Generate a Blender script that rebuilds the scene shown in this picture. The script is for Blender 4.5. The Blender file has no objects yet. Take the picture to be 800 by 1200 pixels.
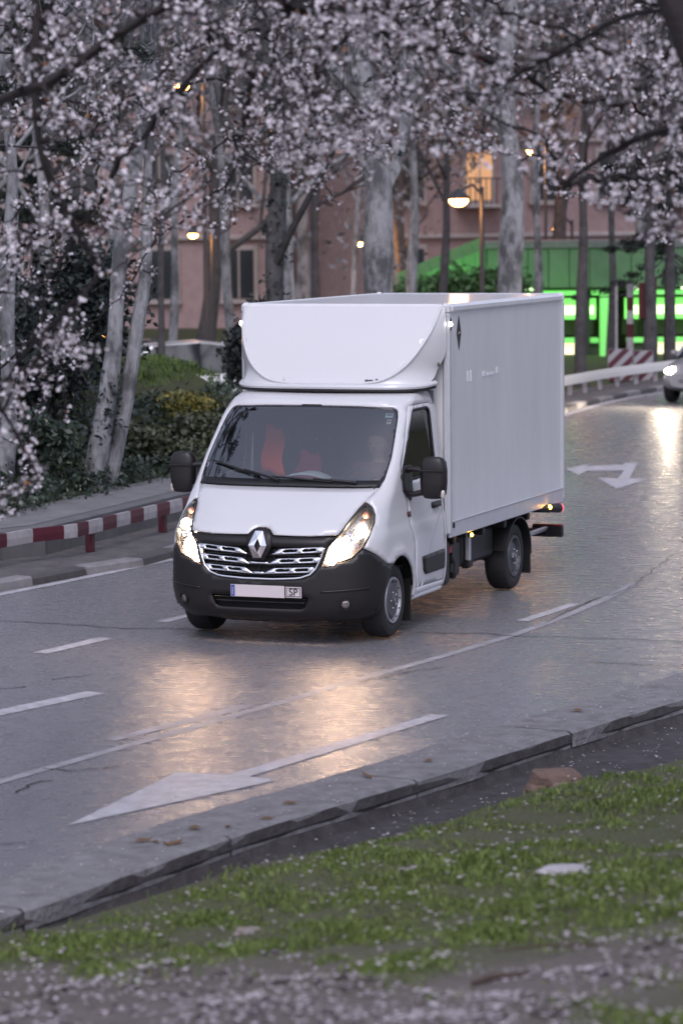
import bpy, bmesh, math, random
import numpy as np
from mathutils import Vector, Matrix, kdtree, noise as mnoise
from mathutils.geometry import delaunay_2d_cdt
random.seed(7); RNG = np.random.default_rng(7)
scene = bpy.context.scene
COL = scene.collection

# ------------------------------------------------------------------ camera
FPX, CAMH, PITCH, ROLL = 3464.0, 3.875, 0.100, -0.009      # focal length in pixels of an 800 px wide picture
fw = np.array([0, math.cos(PITCH), -math.sin(PITCH)])
_r = np.array([1.0, 0, 0]); _u = np.cross(_r, fw)
cr = _r * math.cos(ROLL) + _u * math.sin(ROLL); cu = _u * math.cos(ROLL) - _r * math.sin(ROLL)
CAMP = np.array([0, 0, CAMH])
cd_ = bpy.data.cameras.new('camera'); cam = bpy.data.objects.new('camera', cd_); COL.objects.link(cam)
cam.matrix_world = Matrix(((cr[0], cu[0], -fw[0], 0), (cr[1], cu[1], -fw[1], 0), (cr[2], cu[2], -fw[2], CAMH), (0, 0, 0, 1)))
cd_.sensor_fit = 'HORIZONTAL'; cd_.sensor_width = 24.0; cd_.lens = 24.0 * FPX / 800
cd_.clip_start = 0.3; cd_.clip_end = 2000
cd_.dof.use_dof = True; cd_.dof.focus_distance = 26.9; cd_.dof.aperture_fstop = 2.2
scene.camera = cam

# ------------------------------------------------------------------ dusk sky, soft sun, exposure
SUN_EL, SUN_ROT = math.radians(48), math.radians(182)
w = bpy.data.worlds.new('World'); scene.world = w; w.use_nodes = True
nt = w.node_tree; bgn = nt.nodes['Background']
sky = nt.nodes.new('ShaderNodeTexSky'); sky.sky_type = 'NISHITA'; sky.sun_disc = False
sky.sun_elevation = SUN_EL; sky.sun_rotation = SUN_ROT; sky.air_density = 1.0; sky.dust_density = 3.0; sky.ozone_density = 2.0
hs = nt.nodes.new('ShaderNodeHueSaturation'); hs.inputs['Saturation'].default_value = 0.42
tint = nt.nodes.new('ShaderNodeMix'); tint.data_type = 'RGBA'; tint.blend_type = 'MULTIPLY'; tint.inputs[0].default_value = 1
tint.inputs[7].default_value = (.945, 0.95, 1.12, 1)
nt.links.new(sky.outputs[0], hs.inputs['Color']); nt.links.new(hs.outputs[0], tint.inputs[6]); nt.links.new(tint.outputs[2], bgn.inputs[0])
bgn.inputs[1].default_value = 0.10
sl = bpy.data.lights.new('sun', 'SUN'); sun = bpy.data.objects.new('sun', sl); COL.objects.link(sun)
sl.energy = 0.5; sl.angle = math.radians(25); sl.color = (1, .93, .92)
_az = SUN_ROT
sd = Vector((math.sin(_az) * math.cos(SUN_EL), math.cos(_az) * math.cos(SUN_EL), math.sin(SUN_EL)))
sun.rotation_euler = (-sd).to_track_quat('-Z', 'Y').to_euler()
scene.view_settings.view_transform = 'Standard'; scene.view_settings.look = 'None'
scene.view_settings.exposure = 0.92; scene.view_settings.gamma = 1; scene.view_settings.use_curve_mapping = False
scene.render.engine = 'CYCLES'
scene.render.resolution_x = 682; scene.render.resolution_y = 1024
scene.cycles.use_denoising = True; scene.cycles.max_bounces = 7; scene.cycles.transparent_max_bounces = 12
scene.cycles.caustics_reflective = False; scene.cycles.caustics_refractive = False; scene.cycles.sample_clamp_indirect = 6

# ------------------------------------------------------------------ pixel helpers (a pixel is a direction; ground / depth gives the distance)
def ray(px, py): return fw + cr * (px - 400) / FPX - cu * (py - 600) / FPX
def G(px, py, z=0.0):
    d = ray(px, py); return CAMP + d * ((z - CAMH) / d[2])
def at(px, py, Y):
    d = ray(px, py); return CAMP + d * (Y / d[1])

# ------------------------------------------------------------------ materials
MATS = {}
def mat(name, col=(.5, .5, .5), rough=.5, metal=0, spec=.5, coat=0, emit=None, estr=0, trans=0, var=0, vscale=30, bump=0, bscale=80, island=0, col2=None, ior=1.45, stretch=None, vr=(.3, .7)):
    if name in MATS: return MATS[name]
    m = bpy.data.materials.new(name); m.use_nodes = True; t = m.node_tree; b = t.nodes['Principled BSDF']
    b.inputs['Base Color'].default_value = (*col, 1); b.inputs['Roughness'].default_value = rough; b.inputs['Metallic'].default_value = metal
    b.inputs['Specular IOR Level'].default_value = spec; b.inputs['Coat Weight'].default_value = coat; b.inputs['IOR'].default_value = ior
    b.inputs['Transmission Weight'].default_value = trans
    if coat: b.inputs['Coat Roughness'].default_value = .06
    if emit: b.inputs['Emission Color'].default_value = (*emit, 1); b.inputs['Emission Strength'].default_value = estr
    tc = t.nodes.new('ShaderNodeTexCoord')
    src = None
    if island or var:
        mx = t.nodes.new('ShaderNodeMix'); mx.data_type = 'RGBA'
        c2 = col2 or tuple(c * .45 for c in col)
        mx.inputs[6].default_value = (*col, 1); mx.inputs[7].default_value = (*c2, 1)
        if island:
            g = t.nodes.new('ShaderNodeNewGeometry'); rp = t.nodes.new('ShaderNodeMapRange'); rp.inputs[3].default_value = 0; rp.inputs[4].default_value = island
            t.links.new(g.outputs['Random Per Island'], rp.inputs[0]); t.links.new(rp.outputs[0], mx.inputs[0])
        else:
            n = t.nodes.new('ShaderNodeTexNoise'); n.inputs['Scale'].default_value = vscale; n.inputs['Detail'].default_value = 6; n.inputs['Roughness'].default_value = .65
            rp = t.nodes.new('ShaderNodeMapRange'); rp.inputs[1].default_value = vr[0]; rp.inputs[2].default_value = vr[1]; rp.inputs[3].default_value = 0; rp.inputs[4].default_value = var
            mpn = t.nodes.new('ShaderNodeMapping'); mpn.inputs['Scale'].default_value = stretch or (1, 1, 1)
            t.links.new(tc.outputs['Object'], mpn.inputs[0]); t.links.new(mpn.outputs[0], n.inputs[0]); t.links.new(n.outputs[0], rp.inputs[0]); t.links.new(rp.outputs[0], mx.inputs[0])
        t.links.new(mx.outputs[2], b.inputs['Base Color'])
    if bump:
        n2 = t.nodes.new('ShaderNodeTexNoise'); n2.inputs['Scale'].default_value = bscale; n2.inputs['Detail'].default_value = 5
        bp = t.nodes.new('ShaderNodeBump'); bp.inputs['Strength'].default_value = bump; bp.inputs['Distance'].default_value = .02
        t.links.new(tc.outputs['Object'], n2.inputs[0]); t.links.new(n2.outputs[0], bp.inputs['Height']); t.links.new(bp.outputs[0], b.inputs['Normal'])
    MATS[name] = m; return m

def glass_mat(name, tint=(.8, .85, .85), refl=.9, rough=.0):
    m = bpy.data.materials.new(name); m.use_nodes = True; t = m.node_tree; t.nodes.clear()
    o = t.nodes.new('ShaderNodeOutputMaterial'); mx = t.nodes.new('ShaderNodeMixShader'); fr = t.nodes.new('ShaderNodeFresnel'); fr.inputs[0].default_value = 1.52
    mu = t.nodes.new('ShaderNodeMath'); mu.operation = 'MULTIPLY'; mu.inputs[1].default_value = refl; mu.use_clamp = True
    tr = t.nodes.new('ShaderNodeBsdfTransparent'); tr.inputs[0].default_value = (*tint, 1); gl = t.nodes.new('ShaderNodeBsdfGlossy'); gl.inputs['Roughness'].default_value = rough
    t.links.new(fr.outputs[0], mu.inputs[0]); t.links.new(mu.outputs[0], mx.inputs[0]); t.links.new(tr.outputs[0], mx.inputs[1]); t.links.new(gl.outputs[0], mx.inputs[2]); t.links.new(mx.outputs[0], o.inputs[0])
    MATS[name] = m; return m

M_white = mat('van_white_paint', (.57, .57, .585), .28, coat=.5, var=.25, vscale=2.5, col2=(.52, .52, .53))
M_box = mat('box_gelcoat', (.64, .65, .67), .30, coat=.2, var=.7, vscale=1.6, col2=(.54, .535, .54), stretch=(2.2, 2.2, .45))
M_alu = mat('box_aluminium_profile', (.54, .55, .58), .36, metal=.25, var=.15, vscale=8)
M_plast = mat('black_bumper_plastic', (.011, .0095, .010), .42, var=.5, vscale=5, col2=(.021, .0175, .017), bump=.05, bscale=300)
M_blk = mat('satin_black', (.012, .012, .013), .45)
M_void = mat('black_recess', (.006, .006, .006), .8)
M_rub = mat('tyre_rubber', (.018, .018, .019), .75, var=.4, vscale=12, col2=(.035, .033, .03))
M_chrome = mat('chrome', (.85, .85, .87), .12, metal=1)
M_silver = mat('silver_rim_paint', (.42, .42, .44), .35, metal=.6)
M_hub = mat('grey_hub_plastic', (.10, .10, .11), .45, metal=.3)
M_seal = mat('rubber_seal', (.01, .01, .011), .6)
M_ws = glass_mat('windscreen_glass', (.58, .64, .66), 5.0)
M_sideg = glass_mat('side_window_glass', (.45, .48, .48), 1.2)
M_lens = glass_mat('clear_lens', (.95, .95, .95), .9)
M_bulb = mat('headlight_bulb', (1, .9, .7), .4, emit=(1, .64, .40), estr=112)
M_bulb2 = mat('position_bulb', (1, .9, .7), .4, emit=(1, .82, .58), estr=60)
M_mark = mat('white_marker_lamp', (1, 1, 1), .4, emit=(1, .93, .82), estr=35)
M_amber = mat('amber_marker_lamp', (1, .5, .1), .4, emit=(1, .42, .03), estr=26)
M_ambu = mat('unlit_amber_lens', (.30, .12, .08), .2, coat=.5)
M_red = mat('red_lamp_lens', (.55, .02, .04), .25, emit=(1, .08, .16), estr=1.6)
M_redd = mat('red_reflector', (.32, .03, .03), .3)
M_plate = mat('number_plate', (.62, .55, .56), .4)
M_blue = mat('plate_blue', (.04, .08, .35), .4)
M_ink = mat('black_ink', (.02, .02, .022), .5)
M_cloth = mat('seat_fabric', (.03, .032, .036), .9, var=.4, vscale=40)
M_dash = mat('dash_plastic', (.035, .036, .04), .6)

# ------------------------------------------------------------------ object helpers
def link(o, parent=None):
    COL.objects.link(o)
    if parent is not None: o.parent = parent
    return o
def tag(o, label=None, cat=None, group=None, kind=None):
    if label: o['label'] = label
    if cat: o['category'] = cat
    if group: o['group'] = group
    if kind: o['kind'] = kind
    return o
def empty(name, loc=(0, 0, 0), rz=0, parent=None):
    o = bpy.data.objects.new(name, None); o.empty_display_size = .2; o.location = loc; o.rotation_euler = (0, 0, rz); return link(o, parent)
def mk(name, V, F, m=None, parent=None, smooth=False, loc=None, rz=0):
    me = bpy.data.meshes.new(name); me.from_pydata([tuple(map(float, v)) for v in V], [], F); me.update()
    if m is not None:
        for mm in (m if isinstance(m, (list, tuple)) else [m]): me.materials.append(mm)
    if smooth: me.polygons.foreach_set('use_smooth', [True] * len(me.polygons))
    o = bpy.data.objects.new(name, me)
    if loc is not None: o.location = loc
    o.rotation_euler = (0, 0, rz)
    return link(o, parent)
def quads(name, V4, m, parent=None, tri=False):
    """fast mesh from an (N,k,3) array of separate faces"""
    V4 = np.asarray(V4, np.float32); n, k = V4.shape[:2]
    me = bpy.data.meshes.new(name); me.vertices.add(n * k); me.loops.add(n * k); me.polygons.add(n)
    me.vertices.foreach_set('co', V4.reshape(-1)); me.loops.foreach_set('vertex_index', np.arange(n * k, dtype=np.int32))
    me.polygons.foreach_set('loop_start', np.arange(0, n * k, k, dtype=np.int32)); me.update(calc_edges=True); me.validate()
    for mm in (m if isinstance(m, (list, tuple)) else [m]): me.materials.append(mm)
    o = bpy.data.objects.new(name, me); return link(o, parent)
class MB:
    def __init__(s): s.V = []; s.F = []
    def add(s, V, F):
        n = len(s.V); s.V += [tuple(v) for v in V]; s.F += [tuple(i + n for i in f) for f in F]; return s
    def box(s, c, d, rot=None, ch=0.0):
        """box centre c, full size d, chamfer ch"""
        hx, hy, hz = d[0] / 2, d[1] / 2, d[2] / 2; ch = min(ch, .49 * min(d))
        if ch <= 0:
            V = [(x, y, z) for x in (-hx, hx) for y in (-hy, hy) for z in (-hz, hz)]
            F = [(0, 1, 3, 2), (4, 6, 7, 5), (0, 4, 5, 1), (2, 3, 7, 6), (0, 2, 6, 4), (1, 5, 7, 3)]
        else:
            V = []; idx = {}
            for sx in (-1, 1):
                for sy in (-1, 1):
                    for sz in (-1, 1):
                        idx[sx, sy, sz, 0] = len(V); V.append((sx * hx, sy * (hy - ch), sz * (hz - ch)))
                        idx[sx, sy, sz, 1] = len(V); V.append((sx * (hx - ch), sy * hy, sz * (hz - ch)))
                        idx[sx, sy, sz, 2] = len(V); V.append((sx * (hx - ch), sy * (hy - ch), sz * hz))
            F = []
            for s1 in (-1, 1):
                F.append([idx[s1, a, b, 0] for a, b in ((-1, -1), (1, -1), (1, 1), (-1, 1))][::s1])
                F.append([idx[a, s1, b, 1] for a, b in ((-1, -1), (-1, 1), (1, 1), (1, -1))][::s1])
                F.append([idx[a, b, s1, 2] for a, b in ((-1, -1), (1, -1), (1, 1), (-1, 1))][::s1])
            for a in (-1, 1):
                for b in (-1, 1):
                    F.append([idx[a, b, -1, 0], idx[a, b, 1, 0], idx[a, b, 1, 1], idx[a, b, -1, 1]][::a * b])
                    F.append([idx[a, -1, b, 0], idx[a, -1, b, 2], idx[a, 1, b, 2], idx[a, 1, b, 0]][::a * b])
                    F.append([idx[-1, a, b, 1], idx[1, a, b, 1], idx[1, a, b, 2], idx[-1, a, b, 2]][::a * b])
            for a in (-1, 1):
                for b in (-1, 1):
                    for c2 in (-1, 1): F.append([idx[a, b, c2, 0], idx[a, b, c2, 1], idx[a, b, c2, 2]][::a * b * c2])
        V = np.array(V)
        if rot is not None: V = V @ np.array(rot).T
        return s.add(V + np.array(c), F)
    def tube(s, pts, rad, n=8, cap=True, flat=1.0):
        pts = [np.array(q, float) for q in pts]
        rad = [rad] * len(pts) if not hasattr(rad, '__len__') else rad
        T = [pts[min(i + 1, len(pts) - 1)] - pts[max(i - 1, 0)] for i in range(len(pts))]
        T = [t / (np.linalg.norm(t) + 1e-12) for t in T]
        ref = np.array([0, 0, 1.]) if abs(T[0][2]) < .9 else np.array([1., 0, 0])
        V = []; F = []
        a = np.cross(T[0], ref); a /= np.linalg.norm(a)
        for i, q in enumerate(pts):
            a = a - T[i] * (a @ T[i]); a /= (np.linalg.norm(a) + 1e-12); b = np.cross(T[i], a)
            for k in range(n):
                th = 2 * math.pi * k / n; V.append(q + rad[i] * (math.cos(th) * a * flat + math.sin(th) * b))
        for i in range(len(pts) - 1):
            for k in range(n):
                k2 = (k + 1) % n; F.append((i * n + k, i * n + k2, (i + 1) * n + k2, (i + 1) * n + k))
        if cap: F.append(tuple(range(n))[::-1]); F.append(tuple((len(pts) - 1) * n + k for k in range(n)))
        return s.add(V, F)
    def lathe(s, prof, n=32, axis='y', c=(0, 0, 0), close=False):
        """profile [(r, a)] turned about an axis through c"""
        V = []; F = []
        for r, a in prof:
            for k in range(n):
                th = 2 * math.pi * k / n; u, v = r * math.cos(th), r * math.sin(th)
                V.append({'y': (u, a, v), 'x': (a, u, v), 'z': (u, v, a)}[axis])
        m = len(prof)
        for i in range(m - 1 + (1 if close else 0)):
            j = (i + 1) % m
            for k in range(n):
                k2 = (k + 1) % n; f = (i * n + k, j * n + k, j * n + k2, i * n + k2); F.append(f)
        if not close:
            F.append(tuple(range(n))); F.append(tuple((m - 1) * n + k for k in range(n))[::-1])
        return s.add(np.array(V) + np.array(c), F)
    def prism(s, poly, fn0, fn1):
        """polygon extruded between two maps of its 2D points"""
        n = len(poly); V = [fn0(*q) for q in poly] + [fn1(*q) for q in poly]
        F = [tuple(range(n))[::-1], tuple(range(n, 2 * n))] + [(i, (i + 1) % n, n + (i + 1) % n, n + i) for i in range(n)]
        return s.add(V, F)
    def ball(s, c, r, n=12, m=8):
        V = []; F = []; r = np.array(r if hasattr(r, '__len__') else (r, r, r), float)
        for i in range(m + 1):
            ph = math.pi * i / m
            for k in range(n):
                th = 2 * math.pi * k / n; V.append(np.array(c) + r * np.array((math.sin(ph) * math.cos(th), math.sin(ph) * math.sin(th), math.cos(ph))))
        for i in range(m):
            for k in range(n):
                k2 = (k + 1) % n; F.append((i * n + k, (i + 1) * n + k, (i + 1) * n + k2, i * n + k2))
        return s.add(V, F)
    def build(s, name, m, parent=None, smooth=False, loc=None, rz=0, fix=True):
        o = mk(name, s.V, s.F, m, parent, smooth, loc, rz)
        if fix:
            bm = bmesh.new(); bm.from_mesh(o.data); bmesh.ops.recalc_face_normals(bm, faces=bm.faces); bm.to_mesh(o.data); bm.free()
        if smooth:
            o.data.polygons.foreach_set('use_smooth', [True] * len(o.data.polygons))
            o.data.set_sharp_from_angle(angle=math.radians(38))
        return o
def curve(pts, n):
    """Catmull-Rom through points, n samples evenly by length"""
    P = np.array(pts, float); P = np.vstack([2 * P[0] - P[1], P, 2 * P[-1] - P[-2]]); out = []
    for i in range(1, len(P) - 2):
        for t in np.linspace(0, 1, 24, endpoint=False):
            out.append(.5 * (2 * P[i] + (P[i + 1] - P[i - 1]) * t + (2 * P[i - 1] - 5 * P[i] + 4 * P[i + 1] - P[i + 2]) * t * t + (3 * P[i] - P[i - 1] - 3 * P[i + 1] + P[i + 2]) * t ** 3))
    out.append(P[-2]); out = np.array(out); L = np.concatenate([[0], np.cumsum(np.linalg.norm(np.diff(out, axis=0), axis=1))])
    s = np.linspace(0, L[-1], n); return np.stack([np.interp(s, L, out[:, k]) for k in range(out.shape[1])], 1)
def text_mesh(name, s, size, m, parent, mw):
    c = bpy.data.curves.new(name, 'FONT'); c.body = s; c.size = size; c.align_x = 'CENTER'; c.align_y = 'CENTER'; c.extrude = .0015
    o = bpy.data.objects.new(name, c); COL.objects.link(o); dg = bpy.context.evaluated_depsgraph_get()
    me = bpy.data.meshes.new_from_object(o.evaluated_get(dg)); COL.objects.unlink(o); bpy.data.objects.remove(o)
    me.materials.clear(); me.materials.append(m); t = bpy.data.objects.new(name, me); link(t, parent); t.matrix_local = mw; return t
def sstep(a, b, x): t = np.clip((x - a) / (b - a), 0, 1); return t * t * (3 - 2 * t)

# ================================================================== ground, road, verges
def asphalt():
    m = bpy.data.materials.new('worn_asphalt'); m.use_nodes = True; t = m.node_tree; b = t.nodes['Principled BSDF']; L = t.links.new
    tc = t.nodes.new('ShaderNodeTexCoord')
    def noise(sc, det=5, ro=.6, stretch=None):
        n = t.nodes.new('ShaderNodeTexNoise'); n.inputs['Scale'].default_value = sc; n.inputs['Detail'].default_value = det; n.inputs['Roughness'].default_value = ro
        if stretch:
            mp = t.nodes.new('ShaderNodeMapping'); mp.inputs['Rotation'].default_value = (0, 0, stretch[0]); mp.inputs['Scale'].default_value = stretch[1]
            L(tc.outputs['Object'], mp.inputs[0]); L(mp.outputs[0], n.inputs[0])
        else: L(tc.outputs['Object'], n.inputs[0])
        return n.outputs[0]
    def rng(s, a, b_, c, d):
        r = t.nodes.new('ShaderNodeMapRange'); [setattr(r.inputs[i], 'default_value', v) for i, v in ((1, a), (2, b_), (3, c), (4, d))]; L(s, r.inputs[0]); return r.outputs[0]
    big = noise(.35, 4, .6, (.45, (3, .6, 1))); fine = noise(70, 3, .7); mid = noise(5, 5, .65)
    mx = t.nodes.new('ShaderNodeMix'); mx.data_type = 'RGBA'; mx.inputs[6].default_value = (.140, .137, .148, 1); mx.inputs[7].default_value = (.235, .229, .243, 1)
    ad = t.nodes.new('ShaderNodeMath'); ad.operation = 'ADD'; L(rng(big, .3, .7, 0, .5), ad.inputs[0]); L(rng(fine, .35, .7, 0, .5), ad.inputs[1]); L(ad.outputs[0], mx.inputs[0]); L(mx.outputs[2], b.inputs['Base Color'])
    L(rng(mid, .3, .7, .20, .36), b.inputs['Roughness']); b.inputs['Specular IOR Level'].default_value = .55
    bp = t.nodes.new('ShaderNodeBump'); bp.inputs['Strength'].default_value = .6; bp.inputs['Distance'].default_value = .010
    b2 = t.nodes.new('ShaderNodeBump'); b2.inputs['Strength'].default_value = .09; b2.inputs['Distance'].default_value = .02
    L(noise(7, 6, .75, (-.1, (.55, 2.0, 1))), b2.inputs['Height']); L(fine, bp.inputs['Height']); L(b2.outputs[0], bp.inputs['Normal']); L(bp.outputs[0], b.inputs['Normal'])
    return m
M_asph = asphalt()
def paint_mat():
    m = mat('worn_road_paint', (.56, .55, .58), .45, var=.75, vscale=7, col2=(.20, .195, .21), bump=.4, bscale=70); return m
M_paint = paint_mat()
M_paint_old = mat('old_road_paint', (.40, .39, .415), .45, var=.9, vscale=5, col2=(.19, .185, .20), bump=.4, bscale=70)
M_conc = mat('gutter_concrete', (.25, .243, .25), .8, var=1, vscale=6, col2=(.125, .12, .122), bump=.9, bscale=30)
M_dirt = mat('damp_dirt', (.075, .068, .070), .9, var=.8, vscale=7, col2=(.025, .022, .021), bump=1.0, bscale=18)
M_path = mat('gravel_path', (.115, .098, .095), .9, var=.8, vscale=9, col2=(.055, .046, .044), bump=1.0, bscale=26)
M_soil = mat('grass_soil', (.035, .04, .018), .95, var=.8, vscale=5, col2=(.02, .018, .012), bump=.8, bscale=20)
M_wall = mat('grey_concrete_wall', (.15, .15, .157), .85, var=.7, vscale=3, col2=(.09, .09, .094), bump=.3, bscale=30)
M_pave = mat('pavement', (.22, .218, .226), .8, var=.8, vscale=2, col2=(.13, .128, .132), bump=.3, bscale=20)
M_kw = mat('kerb_white', (.30, .29, .30), .7, var=.9, vscale=5, col2=(.14, .135, .135), bump=.3)
M_kd = mat('kerb_dark', (.10, .095, .095), .8, var=.7, vscale=8, col2=(.05, .048, .048), bump=.3)

tag(mk('ground', [(-600, -300, -.30), (600, -300, -.30), (600, 1200, -.30), (-600, 1200, -.30)], [(0, 1, 2, 3)], M_pave), kind='structure')
# far edge of the carriageway and near edge, from the ground points the photograph shows
far_pts = [(-22, 6), (-15, 14), (-8.5, 23), tuple(G(0, 693)[:2]), tuple(G(110, 672)[:2]), tuple(G(200, 655)[:2]), (1.6, 44.5), tuple(G(663, 484)[:2]), tuple(G(730, 466)[:2]), tuple(G(800, 454)[:2]), (12, 73), (20, 86), (33, 104)]
near_pts = [(-14, -6), (-7.5, 7.6), tuple(G(0, 1032)[:2]), tuple(G(200, 965)[:2]), tuple(G(400, 908)[:2]), tuple(G(600, 848)[:2]), tuple(G(800, 790)[:2]), (6.6, 30.5), (10, 40), (13, 50), (17, 61), (24, 74), (36, 92)]
FE = curve(far_pts, 260); NE = curve(near_pts, 260)
def nrm(P):
    T = np.gradient(P, axis=0); T /= np.linalg.norm(T, axis=1, keepdims=True); return T, np.stack([-T[:, 1], T[:, 0]], 1)
FT, FN = nrm(FE); NT, NN = nrm(NE); NN = -NN     # FN points away from the road to the far side, NN towards the camera side
V = []; F = []; K = 9
for i in range(260):
    for k in range(K):
        a = k / (K - 1); q = NE[i] * (1 - a) + FE[i] * a; V.append((q[0], q[1], 0))
for i in range(259):
    for k in range(K - 1): F.append((i*K+k, (i+1)*K+k, (i+1)*K+k+1, i*K+k+1))
road = tag(mk('road', V, F, M_asph), kind='structure')
if np.array(road.data.polygons[100].normal)[2] < 0: road.data.flip_normals()

def strip(name, P, wd, m, parent, z=.004, n=None):
    P = np.array(P)[:, :2]; P = curve(P, n or max(3, int(np.linalg.norm(P[-1] - P[0]) / .3))); T, N = nrm(P)
    wd = np.asarray(wd) if hasattr(wd, '__len__') else np.full(len(P), wd)
    if len(wd) != len(P): wd = np.interp(np.linspace(0, 1, len(P)), np.linspace(0, 1, len(wd)), wd)
    V = [(*(P[i] - N[i] * wd[i] / 2), z) for i in range(len(P))] + [(*(P[i] + N[i] * wd[i] / 2), z) for i in range(len(P))]; n = len(P)
    return mk(name, V, [(i, i + 1, n + i + 1, n + i) for i in range(n - 1)], m, parent)
def gp(*px): return [G(*q) for q in px]
strip('edge_line', gp((-40, 705), (0, 697), (100, 677), (205, 655)), .13, M_paint, road)
strip('edge_line', gp((640, 495), (663, 486), (700, 475), (735, 467), (765, 462), (790, 459)), .16, M_paint, road)
strip('lane_line', gp((-60, 934), (0, 917), (130, 880), (300, 832), (420, 797), (520, 769), (620, 738), (700, 706), (745, 683)), .10, M_paint_old, road)
for a, b, wd in (((47, 766), (124, 748), .16), ((-30, 842), (112, 812), .20), ((612, 728), (673, 708), .12), ((190, 729), (232, 719), .13)):
    strip('lane_dash', [G(*a), (G(*a) + G(*b)) / 2, G(*b)], wd, M_paint, road)
strip('lane_dash', gp((128, 868), (210, 848), (292, 827)), .12, M_paint_old, road)
def flat(name, pxs, m, z):
    P = [G(*q) for q in pxs]; o = mk(name, [(p[0], p[1], z) for p in P], [tuple(range(len(P)))], m, road)
    if o.data.polygons[0].normal[2] < 0: o.data.flip_normals()
    return o
flat('direction_arrow', [(77, 969), (207, 906), (268, 909), (505, 838), (527, 839), (292, 911), (326, 915)], M_paint, .005)
flat('turn_arrow', [(663, 550), (693, 543), (686, 546.5), (729, 545), (733, 542.5), (747, 542.5), (737, 561), (759, 561.5), (722, 573), (700, 560), (724, 561), (731, 551.5), (687, 552), (678, 557)], M_paint, .005)
# sealed cracks in the asphalt
M_tar = mat('crack_tar', (.016, .016, .017), .55)
rc = random.Random(3)
def crack(pxs, wd, n):
    P = curve([tuple(G(*q)[:2]) for q in pxs], n); P[1:-1] += np.array([[rc.uniform(-.025, .025), rc.uniform(-.04, .04)] for _ in range(n - 2)])
    T, N = nrm(P); V = []; 
    for sgn in (-1, 1): V += [(*(P[i] + N[i] * sgn * wd * rc.uniform(.3, 1)), .0065) for i in range(n)]
    o = mk('crack', V, [(i, i + 1, n + i + 1, n + i) for i in range(n - 1)], M_tar, road)
crack([(-20, 727), (60, 731), (130, 736), (205, 738), (300, 741), (420, 743), (520, 742), (640, 747), (740, 750), (830, 755)], .014, 60)
crack([(20, 930), (42, 918), (62, 916)], .014, 10); crack([(50, 901), (90, 904), (140, 899)], .012, 12); crack([(0, 808), (30, 805)], .012, 6); crack([(60, 797), (110, 791)], .012, 8)
crack([(640, 730), (690, 706), (735, 690), (790, 650)], .011, 30); crack([(690, 776), (740, 779), (800, 782)], .014, 16); crack([(420, 800), (470, 790), (520, 782)], .010, 12)
crack([(700, 632), (712, 631)], .02, 5); crack([(0, 990), (40, 987)], .01, 6)

# ---- near side: concrete gutter, edge drop, dirt channel, grass bank
def offs(P, N, d): return P + N * d
NEo = NE + NN * .0
gw = .62
i0, i1 = 8, 215
def ribbon(name, rows, m, i0, i1, kind='structure', parent=None, jit=0):
    """rows: list of (offset fn(i), z fn(i)) from the road outward"""
    V = []; F = []; n = i1 - i0; R = len(rows)
    for i in range(i0, i1):
        for off, z in rows:
            p = NE[i] + NN[i] * off; V.append((p[0], p[1], z + (random.uniform(-jit, jit) if jit else 0)))
    for i in range(n - 1):
        for k in range(R - 1): F.append((i*R+k, i*R+k+1, (i+1)*R+k+1, (i+1)*R+k))
    o = mk(name, V, F, m, parent)
    if o.data.polygons[5].normal[2] < 0: o.data.flip_normals()
    if kind: tag(o, kind=kind)
    return o
gut = tag(empty('gutter'), kind='structure')
arcN = np.concatenate([[0], np.cumsum(np.linalg.norm(np.diff(NE, axis=0), axis=1))]); s_ = arcN[i0]; rg = random.Random(9)
while s_ < arcN[i1]:
    e_ = s_ + 2.2; V = []; F = []; n_ = 12; dz = rg.uniform(-.002, .002)
    for q in np.linspace(s_ + .006, e_ - .006, n_):
        x_, y_ = np.interp(q, arcN, NE[:, 0]), np.interp(q, arcN, NE[:, 1]); k_ = int(np.searchsorted(arcN, q)); je = rg.gauss(0, .007)
        for o_, z_ in ((-.02, -.02), (-.01 + rg.gauss(0, .006), .010), (gw * .5, .018 + dz), (gw - .035 + je, .022 + dz), (gw + je, .006 + dz), (gw + je, -.10)): V.append((x_ + NN[k_][0] * o_, y_ + NN[k_][1] * o_, z_))
    for a_ in range(n_ - 1):
        for b_ in range(5): F.append((a_*6+b_, a_*6+b_+1, (a_+1)*6+b_+1, (a_+1)*6+b_))
    o_ = mk('gutter_slab', V, F, M_conc, gut)
    if o_.data.polygons[1].normal[2] < 0: o_.data.flip_normals()
    s_ = e_
ribbon('channel', [(gw - .003, .004), (gw + .008, -.06), (gw - .01, -.09), (gw + .03, -.17), (gw + .25, -.185), (gw + .6, -.17), (gw + 1.0, -.16), (gw + 1.5, -.155), (gw + 2.2, -.15)], M_dirt, i0, i1)
# bank surface as a height function of the offset from the gutter
_ND = NE
def near_off(x, y):
    d = (_ND[:, 0] - x) ** 2 + (_ND[:, 1] - y) ** 2; i = int(np.argmin(d)); return float((np.array([x, y]) - NE[i]) @ NN[i]), i
def bstart(x): return gw + min(1.6, max(.12, .60 + .22 * x))
def bank_z(o, x):
    o = max(0, o - bstart(x)); return -.17 + .27 * float(sstep(0, .5, o)) + .19 * o
def bump2(x, y): return .03 * math.sin(2.1 * x + 1.3 * y) + .02 * math.sin(4.7 * x - 3.1 * y + 1) + .012 * math.sin(9 * x + 7 * y)
V = []; F = []; nx = 34
ii = list(range(20, 200, 2))
for i in ii:
    for k in range(nx):
        o = bstart(NE[i][0] + .7) - .05 + (k / (nx - 1)) ** 1.3 * 13; p = NE[i] + NN[i] * o
        V.append((p[0], p[1], bank_z(o, p[0]) - (.06 if k == 0 else 0) + (bump2(*p) if k > 1 else 0)))
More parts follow.
